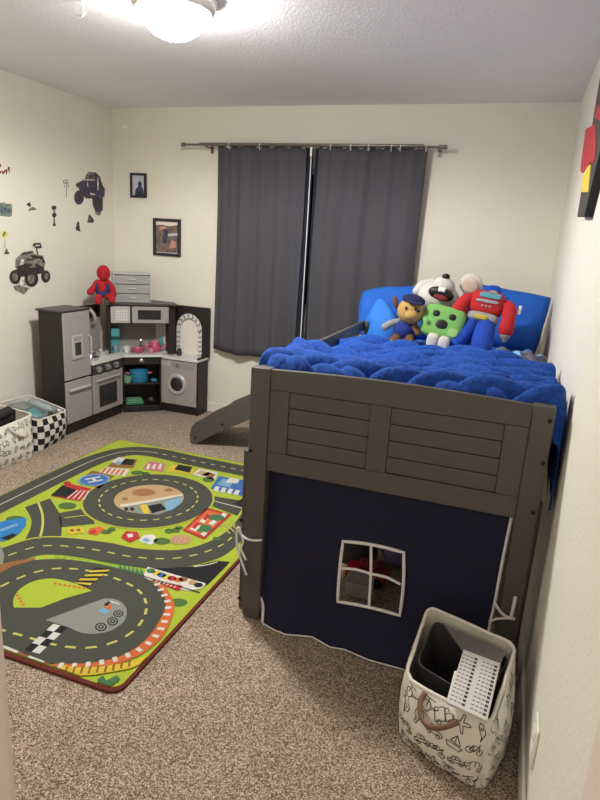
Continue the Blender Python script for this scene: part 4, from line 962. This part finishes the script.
# tall back with an arched opening: board, pale inner panel and chevron border
HB = MB(); hx0, hx1, hz0, hz1, hy = -2.70, -2.355, .4825, .90, 4.452
ax_, aw, az0, at_ = -2.545, .118, .4825, .835
arch = [(ax_-aw, az0)]+[(ax_-aw, .70)]+[(ax_+aw*math.cos(PI-PI*i/16), .70+(at_-.70)*math.sin(PI*i/16)) for i in range(1, 16)]+[(ax_+aw, .70), (ax_+aw, az0)]
n = len(arch)
HB.prism([(hx0, hy, hz0), (ax_-aw, hy, hz0), (ax_-aw, hy, .70), (ax_-aw, hy, hz1), (hx0, hy, hz1)], (0, .018, 0), ES); HB.prism([(ax_+aw, hy, hz0), (hx1, hy, hz0), (hx1, hy, hz1), (ax_+aw, hy, hz1), (ax_+aw, hy, .70)], (0, .018, 0), ES)
top = arch[1:-1]; HB.prism([(x, hy, z) for x, z in top]+[(ax_+aw, hy, hz1), (ax_-aw, hy, hz1)], (0, .018, 0), ES)
hb_ = HB.build('washer_back', kt)
MB().prism([(x, hy+.0185, z) for x, z in arch], (0, .003, 0), 'white_fabric').build('arch_panel', hb_)
sh = MB()
path = [Vector((x, hy-.003, z)) for x, z in arch[1:-1]]; path = [Vector((ax_-aw, hy-.003, .50+.02*i)) for i in range(10)]+path[1:-1]+[Vector((ax_+aw, hy-.003, .68-.02*i)) for i in range(10)]
rail_ = []
for i, p_ in enumerate(path):
    c0 = Vector((ax_, hy-.003, min(p_.z, .70))); rail_.append((p_, (c0-p_).normalized()))
for i in range(len(rail_)-1):
    (a, na), (b2, nb) = rail_[i], rail_[i+1]
    sh.poly([a-na*.004, b2-nb*.004, b2+nb*.034, a+na*.034], 'counter')
    if i % 2 == 0:
        t_ = (b2-a)*.95; e = Vector((0, -.0012, 0)); mid_ = a+na*.017+t_*.55
        sh.poly([a-na*.002+e, a-na*.002+t_*.6+e, mid_+t_*.6+e, mid_+e], 'plastic_smoke'); sh.poly([mid_+e, mid_+t_*.6+e, a+na*.033+t_*.6+e, a+na*.033+e], 'plastic_smoke')
sh.build('chevron_border', hb_, smooth=False)
# ================================================================== THINGS ON THE KITCHEN
# storage drawers
ct = thing('drawer_unit', 'clear grey plastic drawer unit on top of the toy kitchen', 'storage drawers', dg(.53, .11, .9155))
u0, u1, d0_, d1_ = .305, .60, .05, .24
Zt = .9155
for a_ in ((u0, u0+.008), (u1-.008, u1)): MB().obox(dg(a_[0], d0_, Zt), U*(a_[1]-a_[0]), N*(d1_-d0_), Vector((0, 0, .225)), 'drawer_frame').build('side_panel', ct, bevel=.002)
MB().obox(dg(u0-.002, d0_-.004, Zt+.2255), U*(u1-u0+.004), N*(d1_-d0_+.006), Vector((0, 0, .012)), 'drawer_frame').build('top_panel', ct, bevel=.004)
MB().obox(dg(u0+.009, d1_-.006, Zt), U*(u1-u0-.018), N*.005, Vector((0, 0, .225)), 'drawer_frame').build('back_panel', ct)
for i in range(3):
    z = Zt+.004+i*.074
    w_ = MB().obox(dg(u0+.010, d0_, z), U*(u1-u0-.020), N*.005, Vector((0, 0, .068)), 'drawer_clear').obox(dg(u0+.010, d0_+.0055, z), U*(u1-u0-.020), N*.165, Vector((0, 0, .004)), 'drawer_clear').build('drawer', ct)
    MB().obox(dg((u0+u1)/2-.03, d0_-.012, z+.032), U*.06, N*.0118, Vector((0, 0, .010)), 'drawer_frame').build('handle', w_, bevel=.002)
    fl_ = MB().ell(dg(.40, .12, z+.03), (.05, .04, .022), ('plastic_smoke', 'panel_grey', 'silver_light')[i]); fl_.ell(dg(.50, .13, z+.03), (.04, .04, .022), ('silver', 'plastic_smoke', 'panel_grey')[i]); fl_.build('contents', w_)
# red doll
t = thing('plush_doll', 'red and blue plush doll sitting on top of the toy kitchen', 'soft toy', dg(.262, .03, .9155))
C0 = dg(.262, .03, 0)
def dp(px, py, d=0):
    """on the doll's own upright plane"""
    o_ = Vector((0, 0, CH)); r_ = AF + AR*((px-300)/F) + AU*((400-py)/F); vd = Vector((C0.x, C0.y, 0)).normalized()
    tt_ = (Vector((C0.x, C0.y, 0)).dot(vd)-d)/r_.dot(vd); return o_ + r_*tt_
vz = rotm(z=math.atan2(C0.y, C0.x)-PI/2)
blob('torso', t, 'plush_red', dp(101.5, 288), (.05, .042, .065), vz); hd = blob('head', t, 'plush_red', dp(103.5, 273, .01), (.052, .048, .062), vz)
for px in (100.2, 105.8): blob('eye', hd, 'black', dp(px, 272.5, .058), (.006, .005, .006), vz)
blob('shorts', t, 'plush_doll_blue', dp(102.5, 293.5, .006), (.052, .045, .035), vz); MB().ell(dp(97, 288, .02), (.014, .034, .04), 'plush_doll_blue', vz).ell(dp(108, 288, .02), (.014, .034, .04), 'plush_doll_blue', vz).build('side_panels', t, angle=180)
limb('arm', t, 'plush_red', [dp(97.5, 282), dp(93.5, 288, .01), dp(90, 292, .02)], [.022, .024, .026]); limb('arm', t, 'plush_red', [dp(107.5, 282), dp(112, 288, .01), dp(113.5, 294, .02)], [.022, .024, .024])
limb('leg', t, 'plush_red', [dp(100, 296, .02), dp(98, 299, .06), dp(98.5, 301.5, .09)], [.028, .028, .026]); limb('leg', t, 'plush_red', [dp(107, 296, .02), dp(111, 297.5, .05), dp(112, 300, .08)], [.028, .028, .026])
# teal coffee machine
t = thing('toy_coffee_machine', 'teal toy coffee machine at the left of the kitchen worktop', 'toy', dg(.335, .13, .4965))
b = MB(); b.obox(dg(.281, .10, .4965), U*.07, N*.10, Vector((0, 0, .012)), 'plastic_teal'); b.obox(dg(.281, .15, .509), U*.07, N*.05, Vector((0, 0, .19)), 'plastic_teal'); b.obox(dg(.281, .09, .63), U*.07, N*.06, Vector((0, 0, .072)), 'plastic_teal'); b.build('body', t, bevel=.008)
MB().lathe(dg(.316, .118, .509), [(0, 0), (.02, 0), (.024, .045), (.021, .045), (.018, .005), (0, .004)], 'plastic_clear', 18).build('cup', t)
def lathed(name, label, cat, c, prof, m, extra=None, group=None):
    t = thing(name, label, cat, c, group); b = MB().lathe(c, prof, m, 24).build('body', t)
    if extra: extra(t)
    return t
bowl = lambda r, h: [(0, 0), (r*.7, 0), (r*.95, h*.6), (r, h), (r*.93, h), (r*.86, h*.6), (r*.6, h*.15), (0, h*.12)]
lathed('toy_bowl', 'pink toy bowl in the sink of the toy kitchen', 'toy', dg(.495, .085, .502), bowl(.055, .035), 'plastic_pink')
lathed('toy_cup', 'white toy cup left of the sink on the kitchen worktop', 'toy', dg(.405, .10, .4965), bowl(.03, .05), 'counter')
c_ = dg(.64, .13, .4965)
def tea(t):
    MB().tube(smooth_line([c_+U*.05+Vector((0, 0, .02)), c_+U*.085+Vector((0, 0, .04)), c_+U*.095+Vector((0, 0, .065))], 4), .010, 'plastic_pink').build('spout', t)
    MB().tube(smooth_line([c_-U*.045+Vector((0, 0, .06)), c_-U*.08+Vector((0, 0, .055)), c_-U*.08+Vector((0, 0, .025)), c_-U*.048+Vector((0, 0, .018))], 4), .006, 'plastic_pink').build('handle', t)
    MB().lathe(c_+Vector((0, 0, .0805)), [(0, 0), (.035, 0), (.025, .014), (.006, .018), (.009, .028), (0, .032)], 'plastic_pink_pale', 20).build('lid', t)
lathed('toy_teapot', 'pink toy teapot at the right of the kitchen worktop', 'toy', c_, [(0, 0), (.042, 0), (.056, .03), (.052, .06), (.036, .08), (0, .08)], 'plastic_pink', tea)
lathed('toy_cup', 'pale pink toy cup in front of the pink toy teapot', 'toy', dg(.60, .05, .4965), bowl(.026, .04), 'plastic_pink_pale')
lathed('toy_bottle', 'teal toy bottle behind the pink teapot on the worktop', 'toy', dg(.705, .22, .4965), [(0, 0), (.022, 0), (.024, .06), (.012, .09), (.012, .11), (0, .11)], 'plastic_teal')
# pots on the open shelves
c2 = dg(.50, .09, .2485)
def hands(m, r, z, c):
    def f(t):
        for s in (-1, 1): MB().tube(smooth_line([c+U*(s*r)+N*.018+Vector((0, 0, z)), c+U*(s*(r+.026))+N*.014+Vector((0, 0, z+.004)), c+U*(s*(r+.026))-N*.014+Vector((0, 0, z+.004)), c+U*(s*r)-N*.018+Vector((0, 0, z))], 4), .0065, m).build('handle', t)
        MB().lathe(c+Vector((0, 0, .0955)), [(0, 0), (r*1.03, 0), (r*1.03, .006), (r*.6, .016), (0, .02)], 'plastic_cyan', 26).build('lid', t)
    return f
lathed('toy_pot', 'blue toy cooking pot with pink handles on the upper shelf', 'toy', c2, [(0, 0), (.072, 0), (.08, .012), (.08, .095), (0, .095)], 'plastic_cyan', hands('plastic_pink', .079, .07, c2))
c3 = dg(.40, .05, .2485)
lathed('toy_pot', 'small pale green toy pot left of the blue toy pot', 'toy', c3, bowl(.045, .06), 'plastic_green_pale')
tag(MB().obox(dg(.60, .05, .2487), U*.05, N*.05, Vector((0, 0, .02)), 'plastic_cyan').build('toy_block', bevel=.006), 'small blue toy piece right of the blue toy pot', 'toy')
t = thing('toy_tray', 'green toy tray on the bottom shelf of the toy kitchen', 'toy', dg(.46, .10, .0505))
MB().obox(dg(.385, .03, .0505), U*.15, N*.13, Vector((0, 0, .035)), 'plastic_green').build('tray', t, bevel=.010); MB().obox(dg(.40, .045, .086), U*.12, N*.10, Vector((0, 0, .008)), 'plastic_green_pale').build('lid', t, bevel=.003)
tag(MB().ell(dg(.60, .08, .082), (.035, .03, .03), 'bin_grey').build('toy_kettle'), 'dark toy kettle on the bottom shelf right of the green tray', 'toy')
# pans on the cooktop
def pan(c, r, hv, label, depth=.03):
    t = thing('toy_pan', label, 'toy', c, 'silver pans on the cooktop'); MB().lathe(c, [(0, 0), (r*.85, 0), (r, depth), (r*.94, depth), (r*.8, .004), (0, .004)], 'chrome', 26).build('body', t)
    MB().tube([c+Vector(hv)*r*.97+Vector((0, 0, depth*.8)), c+Vector(hv)*(r+.085)+Vector((0, 0, depth*1.25))], .006, 'chrome').build('handle', t)
pan(Vector((-3.03, 3.79, .4972)), .062, (.6, -.8, 0), 'silver toy frying pan at the fridge end of the cooktop', .022)
pan(Vector((-3.07, 3.97, .4972)), .058, (-.5, -.85, 0), 'silver toy saucepan at the inner end of the cooktop', .042)
lathed('toy_spice_jar', 'small dark toy jar standing on the washer top', 'toy', Vector((-2.61, 4.40, .4825)), [(0, 0), (.022, 0), (.022, .04), (.016, .045), (.017, .06), (0, .06)], 'bin_grey')
t = thing('toy_phone', 'silver toy wall phone on the panel above the cooktop', 'toy', (KB+.02, 3.87, .77))
MB().box(KB+.0205, KB+.04, 3.80, 3.86, .80, .89, 'silver_light').build('base', t, bevel=.006); MB().tube(smooth_line([(KB+.05, 3.88, .88), (KB+.075, 3.90, .84), (KB+.075, 3.92, .79), (KB+.05, 3.93, .76)], 5), .014, 'silver_light', 10).build('handset', t); MB().tube([(KB+.0205, 3.89, .85), (KB+.06, 3.89, .86)], .006, 'silver_light').build('hook', t)
# ================================================================== FABRIC BAGS
class Bag:
    def __init__(s, bottom, rim, bulge): s.b, s.r, s.g = [Vector(p) for p in bottom], [Vector(p) for p in rim], bulge
    def pt(s, i, u, t, off=0):
        i %= 4; j = (i+1) % 4
        a = s.b[i].lerp(s.b[j], u); c = s.r[i].lerp(s.r[j], u); p = a.lerp(c, t)
        e = s.b[j]-s.b[i]; nrm = Vector((e.y, -e.x, 0)).normalized()
        rc = 4*u*(1-u)
        bul = s.g[i]*math.sin(PI*min(1, t*.95+.05))**.8*rc**.8
        wr = .004*noise.noise(Vector((u*5+i*7, t*6, s.b[0].x*5)))*rc
        # rounded corners: pull the corner in
        k = .018*(1-min(1, min(u, 1-u)/.12))**2
        cen = (s.b[0]+s.b[1]+s.b[2]+s.b[3])/4
        q = p+nrm*(bul+wr+off); inn = (cen-q); inn.z = 0; q = q+inn.normalized()*k
        q.z = max(q.z, .003)
        return q
    def mesh(s, name, parent, m, nu=18, nt=16, matf=None, inner='white_fabric_in', th=.006):
        mb = MB()
        for i in range(4):
            mb.grid([[s.pt(i, u/nu, t/nt) for u in range(nu+1)] for t in range(nt+1)], m, (lambda a, b, i=i: matf(i, b/nu, a/nt)) if matf else None)
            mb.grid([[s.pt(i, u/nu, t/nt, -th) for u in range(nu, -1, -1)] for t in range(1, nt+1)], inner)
            mb.grid([[s.pt(i, u/nu, 1, o_) for u in range(nu+1)] for o_ in (0, -th)], m)
        ring_ = [s.pt(i, u/nu, 0) for i in range(4) for u in range(nu)]; mb.poly(ring_[::-1], m)
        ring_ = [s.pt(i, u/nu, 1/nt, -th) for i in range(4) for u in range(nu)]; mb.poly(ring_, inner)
        s.mb = mb; s.name = name; s.parent = parent; return mb
    def ink(s, i, pts, w=.0026, off=.002, m='ink'):
        for (u0, t0), (u1, t1) in zip(pts, pts[1:]):
            a, b = s.pt(i, u0, t0, off), s.pt(i, u1, t1, off); d_ = b-a
            e = s.b[(i+1) % 4]-s.b[i]; nrm = Vector((e.y, -e.x, .0001)).normalized(); sd = d_.cross(nrm)
            if sd.length < 1e-9: continue
            sd = sd.normalized()*w/2; s.mb.poly([a-sd, b-sd, b+sd, a+sd], m)
DOO = {}
def cpts(cx, cy, r, n=9, a0=0, a1=2*PI): return [(cx+r*math.cos(a0+(a1-a0)*i/n), cy+r*math.sin(a0+(a1-a0)*i/n)) for i in range(n+1)]
DOO['truck'] = [[(-1, -.4), (1, -.4), (1, .1), (.6, .2), (.45, .6), (.1, .6), (.1, -.4)], [(-1, -.4), (-1, .7), (.05, .7), (.05, -.4)], cpts(-.6, -.5, .22), cpts(.6, -.5, .22), [(.2, .2), (.5, .2)]]
DOO['plane'] = [[(-1, 0), (-.6, .15), (-.15, .15), (.1, .9), (.3, .9), (.2, .15), (.8, .12), (1, 0), (.8, -.12), (.2, -.15), (.3, -.9), (.1, -.9), (-.15, -.15), (-.6, -.15), (-1, 0)], [(-.9, .1), (-1, .4)], [(-.9, -.1), (-1, -.4)]]
DOO['car'] = [[(-1, -.3), (-1, .1), (-.6, .15), (-.35, .6), (.35, .6), (.6, .15), (1, .05), (1, -.3), (-1, -.3)], cpts(-.55, -.35, .24), cpts(.55, -.35, .24), [(0, .6), (0, .1)], [(-.5, .15), (.6, .15)]]
DOO['balloon'] = [cpts(0, .3, .6, 14), [(-.25, -.25), (-.18, -.6)], [(.25, -.25), (.18, -.6)], [(-.2, -.6), (.2, -.6), (.17, -.95), (-.17, -.95), (-.2, -.6)], cpts(0, .3, .25, 8)]
DOO['rocket'] = [[(0, 1), (.3, .5), (.3, -.5), (.6, -.9), (.2, -.7), (-.2, -.7), (-.6, -.9), (-.3, -.5), (-.3, .5), (0, 1)], cpts(0, .25, .15)]
DOO['bike'] = [cpts(-.6, -.3, .35, 11), cpts(.6, -.3, .35, 11), [(-.6, -.3), (-.1, -.3), (.35, .35), (-.35, .35), (-.1, -.3)], [(-.35, .35), (-.6, -.3)], [(.6, -.3), (.3, .6), (.5, .65)]]
DOO['helicopter'] = [cpts(-.2, -.1, .5, 12), [(.25, .05), (1, .2), (1, .45)], [(.28, -.15), (1, .2)], [(-.9, .65), (.5, .65)], [(-.2, .4), (-.2, .65)], [(-.7, -.8), (.3, -.8)], [(-.2, -.1), (-.2, .35)]]
DOO['boat'] = [[(-1, -.2), (1, -.2), (.7, -.7), (-.7, -.7), (-1, -.2)], [(0, -.2), (0, 1), (.7, 0), (0, 0)], [(-.1, .1), (-.55, .05), (-.1, .8)]]
KN = list(DOO)
def doodle(bag, i, u, t, size, kind, ang):
    e = (bag.b[(i+1) % 4]-bag.b[i]).length; hgt = (bag.r[i]-bag.b[i]).length; ca, sa = math.cos(ang), math.sin(ang)
    for line in DOO[kind]:
        q = [(u+(x*ca-y*sa)*size/e, t+(x*sa+y*ca)*size/hgt) for x, y in line]
        q = [(min(.995, max(.005, a)), min(.985, max(.02, b))) for a, b in q]; bag.ink(i, q)
def scatter(bag, sides, size, step, rnd):
    for i in sides:
        e = (bag.b[(i+1) % 4]-bag.b[i]).length; hgt = (bag.r[i]-bag.b[i]).length
        nu, nt = max(1, round(e/step)), max(1, round(hgt/step))
        for a in range(nu):
            for b in range(nt):
                doodle(bag, i, (a+.5+rnd.uniform(-.12, .12)+(.15 if b % 2 else -.1))/nu, (b+.5+rnd.uniform(-.1, .1))/nt, size*rnd.uniform(.85, 1.1), KN[rnd.randrange(len(KN))], rnd.uniform(-.5, .5))
# ---- basket at the foot of the bed
rnd = random.Random(5)
B1 = Bag([(-.155, 1.60, 0), (.118, 1.49, 0), (.185, 1.715, 0), (-.07, 1.845, 0)], [(-.152, 1.60, .222), (.110, 1.50, .222), (.168, 1.77, .318), (-.128, 1.875, .312)], [.036, .024, .004, .03])
t = thing('toy_basket', 'white fabric basket with vehicle line drawings at the foot of the bed', 'basket', (.02, 1.66, 0))
mb = B1.mesh('bag_body', t, 'white_fabric'); scatter(B1, (0, 1, 3), .028, .060, rnd)
mb.build('fabric_body', t)
rim_ = [B1.pt(i, u/14, 1, -.003) for i in range(4) for u in range(14)]
MB().tube(rim_, .0055, 'white_fabric', 8, True).build('rim', t)
hd_ = smooth_line([B1.pt(0, .28, .985, .004), B1.pt(0, .27, .86, .012), B1.pt(0, .33, .74, .022), B1.pt(0, .45, .72, .026), B1.pt(0, .58, .78, .02), B1.pt(0, .70, .90, .008)], 6)
hb2 = MB(); w_ = .008
rows = []
for k, p_ in enumerate(hd_):
    a = hd_[max(0, k-1)]; b = hd_[min(len(hd_)-1, k+1)]; d_ = (b-a).normalized(); s_d = d_.cross(Vector((.35, .94, .1))).normalized(); rows.append([p_-s_d*w_, p_+s_d*w_])
hb2.grid(rows, 'leather'); hb2.build('leather_handle', t, solid=.004)
tagp = [B1.pt(1, .18, .75, .004), B1.pt(1, .42, .75, .004), B1.pt(1, .42, .98, .004), B1.pt(1, .18, .98, .004)]
MB().prism(tagp, (.0015, .0008, 0), 'white_plastic').build('care_tag', t)
# dark bin inside the basket
t = thing('plastic_bin', 'dark grey plastic bin standing inside the white basket', 'bin', (-.04, 1.73, .03))
def loft_box(bot, top, m, th, rad=.02, mi=None):
    mb = MB()
    def ringpts(q, ins):
        c_ = sum((Vector(p) for p in q), Vector())/4; out = []
        for i in range(4):
            p, a, b = Vector(q[i]), Vector(q[i-1]), Vector(q[(i+1) % 4]); da, db = (a-p).normalized(), (b-p).normalized()
            p = p+(c_-p).normalized()*ins
            for k in range(5):
                s_ = k/4; out.append(((p+da*rad).lerp(p, s_)).lerp(p.lerp(p+db*rad, s_), s_))
        return out
    rs = [ringpts(bot, 0), ringpts(top, 0), ringpts(top, th), ringpts([Vector(p)+Vector((0, 0, .004)) for p in bot], th)]
    V_ = [[mb.bm.verts.new(p) for p in r_] for r_ in rs]
    mb.face(V_[0][::-1], m); mb.face(V_[3], mi or m)
    for x in range(3):
        for k in range(len(V_[0])): mb.face([V_[x][k], V_[x][(k+1) % len(V_[0])], V_[x+1][(k+1) % len(V_[0])], V_[x+1][k]], m if x < 2 else (mi or m))
    return mb
tb = loft_box([(-.115, 1.63, .04), (.10, 1.545, .04), (.15, 1.70, .05), (-.06, 1.81, .05)], [(-.128, 1.665, .232), (.09, 1.575, .225), (.148, 1.735, .292), (-.098, 1.835, .29)], 'bin_grey', .006, .03, 'bin_grey_inside')
tb.build('tub', t)
# pale perforated crate lying in the bin
t = thing('perforated_crate', 'pale grey plastic crate with rows of holes inside the white basket', 'crate', (.07, 1.64, .2))
q0, q1, q2, q3 = at(463, 651, 'z', .302), at(500, 665, 'z', .305), at(487, 721, 'z', .252), at(447, 702, 'z', .252)
eu, ev = q1-q0, q3-q0
def cq(u, v): return q0.lerp(q1, u).lerp(q3.lerp(q2, u), v)
nn = eu.cross(ev).normalized(); nn = nn if nn.z > 0 else -nn
LS = [cq(.0, 0), cq(1, 0), cq(1, 1), cq(-.02, 1), cq(-.06, .42), cq(.0, .40)]
pnl = MB().prism(LS, -nn*.012, 'crate_grey').build('front_wall', t, bevel=.002)
MB().prism([cq(0, 0), cq(1, 0), cq(1, 0)-nn*.06-ev.normalized()*.02, cq(0, 0)-nn*.06-ev.normalized()*.02], -ev.normalized()*.006, 'crate_grey').build('end_wall', t)
w0, w1_ = at(444, 625, 'y', 1.815), at(506, 651, 'y', 1.735)
MB().prism([q0-nn*.002, q1-nn*.002, w1_, w0], Vector((.0, .004, -.004)), 'crate_side').build('back_wall', t)
hl = MB()
for r in range(13):
    for c_i in range(9):
        u, v = .07+c_i*.105, .06+r*.072
        if u < .0: continue
        big = c_i in (3, 8)
        if c_i == 4: continue
        w1, w2 = (.04, .022) if big else (.036, .008)
        hl.poly([cq(u-w1, v-w2)+nn*.0006, cq(u+w1, v-w2)+nn*.0006, cq(u+w1, v+w2)+nn*.0006, cq(u-w1, v+w2)+nn*.0006], 'hole_dark')
hl.build('hole_rows', pnl, smooth=False)
# ---- checkered bag by the fridge
B2 = Bag([(-2.885, 3.035, 0), (-2.945, 3.385, 0), (-3.25, 3.375, 0), (-3.25, 3.03, 0)], [(-2.875, 3.03, .225), (-2.925, 3.385, .20), (-3.26, 3.38, .27), (-3.26, 3.03, .28)], [.03, .0, .008, .01])
t = thing('storage_bag', 'black and white checkered fabric bag beside the toy fridge', 'bag', (-3.07, 3.2, 0), 'fabric bags at the left wall')
NQ, NT = 7, 5
B2.mesh('x', t, 'check_white', 28, 20, lambda i, u, tt_: 'check_black' if (int(u*NQ+1e-6)+int(tt_*NT+1e-6)+i*NQ) % 2 else 'check_white', 'check_white').build('fabric_body', t)
MB().tube([B2.pt(i, u/14, 1, -.003) for i in range(4) for u in range(14)], .006, 'check_white', 8, True).build('rim', t)
t = thing('clear_container', 'clear plastic tub with teal contents inside the checkered bag', 'container', (-3.05, 3.2, .1))
loft_box([(-2.93, 3.07, .10), (-2.95, 3.22, .10), (-3.18, 3.23, .10), (-3.18, 3.08, .10)], [(-2.92, 3.06, .235), (-2.945, 3.22, .228), (-3.19, 3.24, .272), (-3.19, 3.07, .28)], 'plastic_clear', .005, .03).build('tub', t)
MB().ell((-3.05, 3.14, .218), (.095, .06, .042), 'bag_teal', rotm(y=.2), p=.7).build('teal_contents', t)
def bottle(name, label, p, q, r, m, cap):
    p, q = Vector(p), Vector(q); d_ = (q-p); t = thing(name, label, 'bottle', p)
    MB().tube([p, p+d_*.02, p+d_*.7, p+d_*.82, p+d_*.86], [r*.8, r, r, r*.5, r*.42], m, 16).build('body', t, angle=60); MB().tube([p+d_*.86, q], r*.5, cap, 14).build('cap', t)
bottle('toy_bottle', 'clear toy bottle lying on top inside the checkered bag', (-3.17, 3.28, .25), (-2.95, 3.29, .21), .034, 'plastic_clear', 'plastic_smoke')
bottle('toy_bottle', 'grey toy bottle lying near the fridge side inside the checkered bag', (-3.16, 3.345, .235), (-2.96, 3.35, .195), .027, 'plastic_smoke', 'counter')
tag(MB().obox((-3.13, 3.05, .262), (.10, .03, -.02), (-.02, .09, 0), (.01, 0, .03), 'plastic_smoke').build('toy_block', bevel=.008), 'grey toy piece on the teal contents in the checkered bag', 'toy')
# ---- white printed bag
B3 = Bag([(-2.90, 2.50, 0), (-2.852, 2.985, 0), (-3.25, 3.01, 0), (-3.25, 2.50, 0)], [(-2.89, 2.50, .24), (-2.862, 2.99, .285), (-3.24, 3.015, .30), (-3.25, 2.50, .29)], [.03, .0, .008, .01])
t = thing('storage_bag', 'white fabric bag with line drawings on the carpet at the left wall', 'bag', (-3.07, 2.75, 0), 'fabric bags at the left wall')
mb = B3.mesh('x', t, 'white_fabric'); scatter(B3, (0,), .024, .055, rnd); mb.build('fabric_body', t)
MB().tube([B3.pt(i, u/14, 1, -.003) for i in range(4) for u in range(14)], .006, 'white_fabric', 8, True).build('rim', t)
hs = MB(); hp_ = smooth_line([B3.pt(0, .55, .97, .006), B3.pt(0, .62, .80, .012), B3.pt(0, .74, .66, .016), B3.pt(0, .80, .78, .012), B3.pt(0, .79, .97, .006)], 5)
hs.tube(hp_, .009, 'white_fabric_in', 8); hs.build('handle', t)
t = thing('toy_screen', 'black toy with dark screen sticking out of the white printed bag', 'toy', (-3.0, 2.8, .1))
MB().obox((-2.945, 2.60, .12), (-.02, .33, .03), (-.07, 0, .02), (.02, 0, .17), 'black').build('case', t, bevel=.01); MB().obox((-2.922, 2.64, .20), (-.017, .25, .024), (-.006, 0, .0), (.008, 0, .07), 'dark_window').build('screen', t)
# ================================================================== CAMERA AND LIGHT
cam = bpy.data.cameras.new('camera'); co = bpy.data.objects.new('camera', cam); COL.objects.link(co)
Rm = Matrix((AR, AU, -AF)).transposed().to_4x4(); co.matrix_world = Matrix.Translation((0, 0, CH)) @ Rm
cam.sensor_fit = 'VERTICAL'; cam.sensor_height = 32; cam.lens = F*32/800; cam.clip_start = .02
SC.camera = co
w = bpy.data.worlds.new('world'); SC.world = w; w.use_nodes = True
w.node_tree.nodes['Background'].inputs['Color'].default_value = (1, .88, .77, 1); w.node_tree.nodes['Background'].inputs['Strength'].default_value = .10
vs = SC.view_settings; vs.view_transform = 'Standard'; vs.look = 'None'; vs.gamma = 1; vs.use_curve_mapping = False; vs.exposure = 3.0
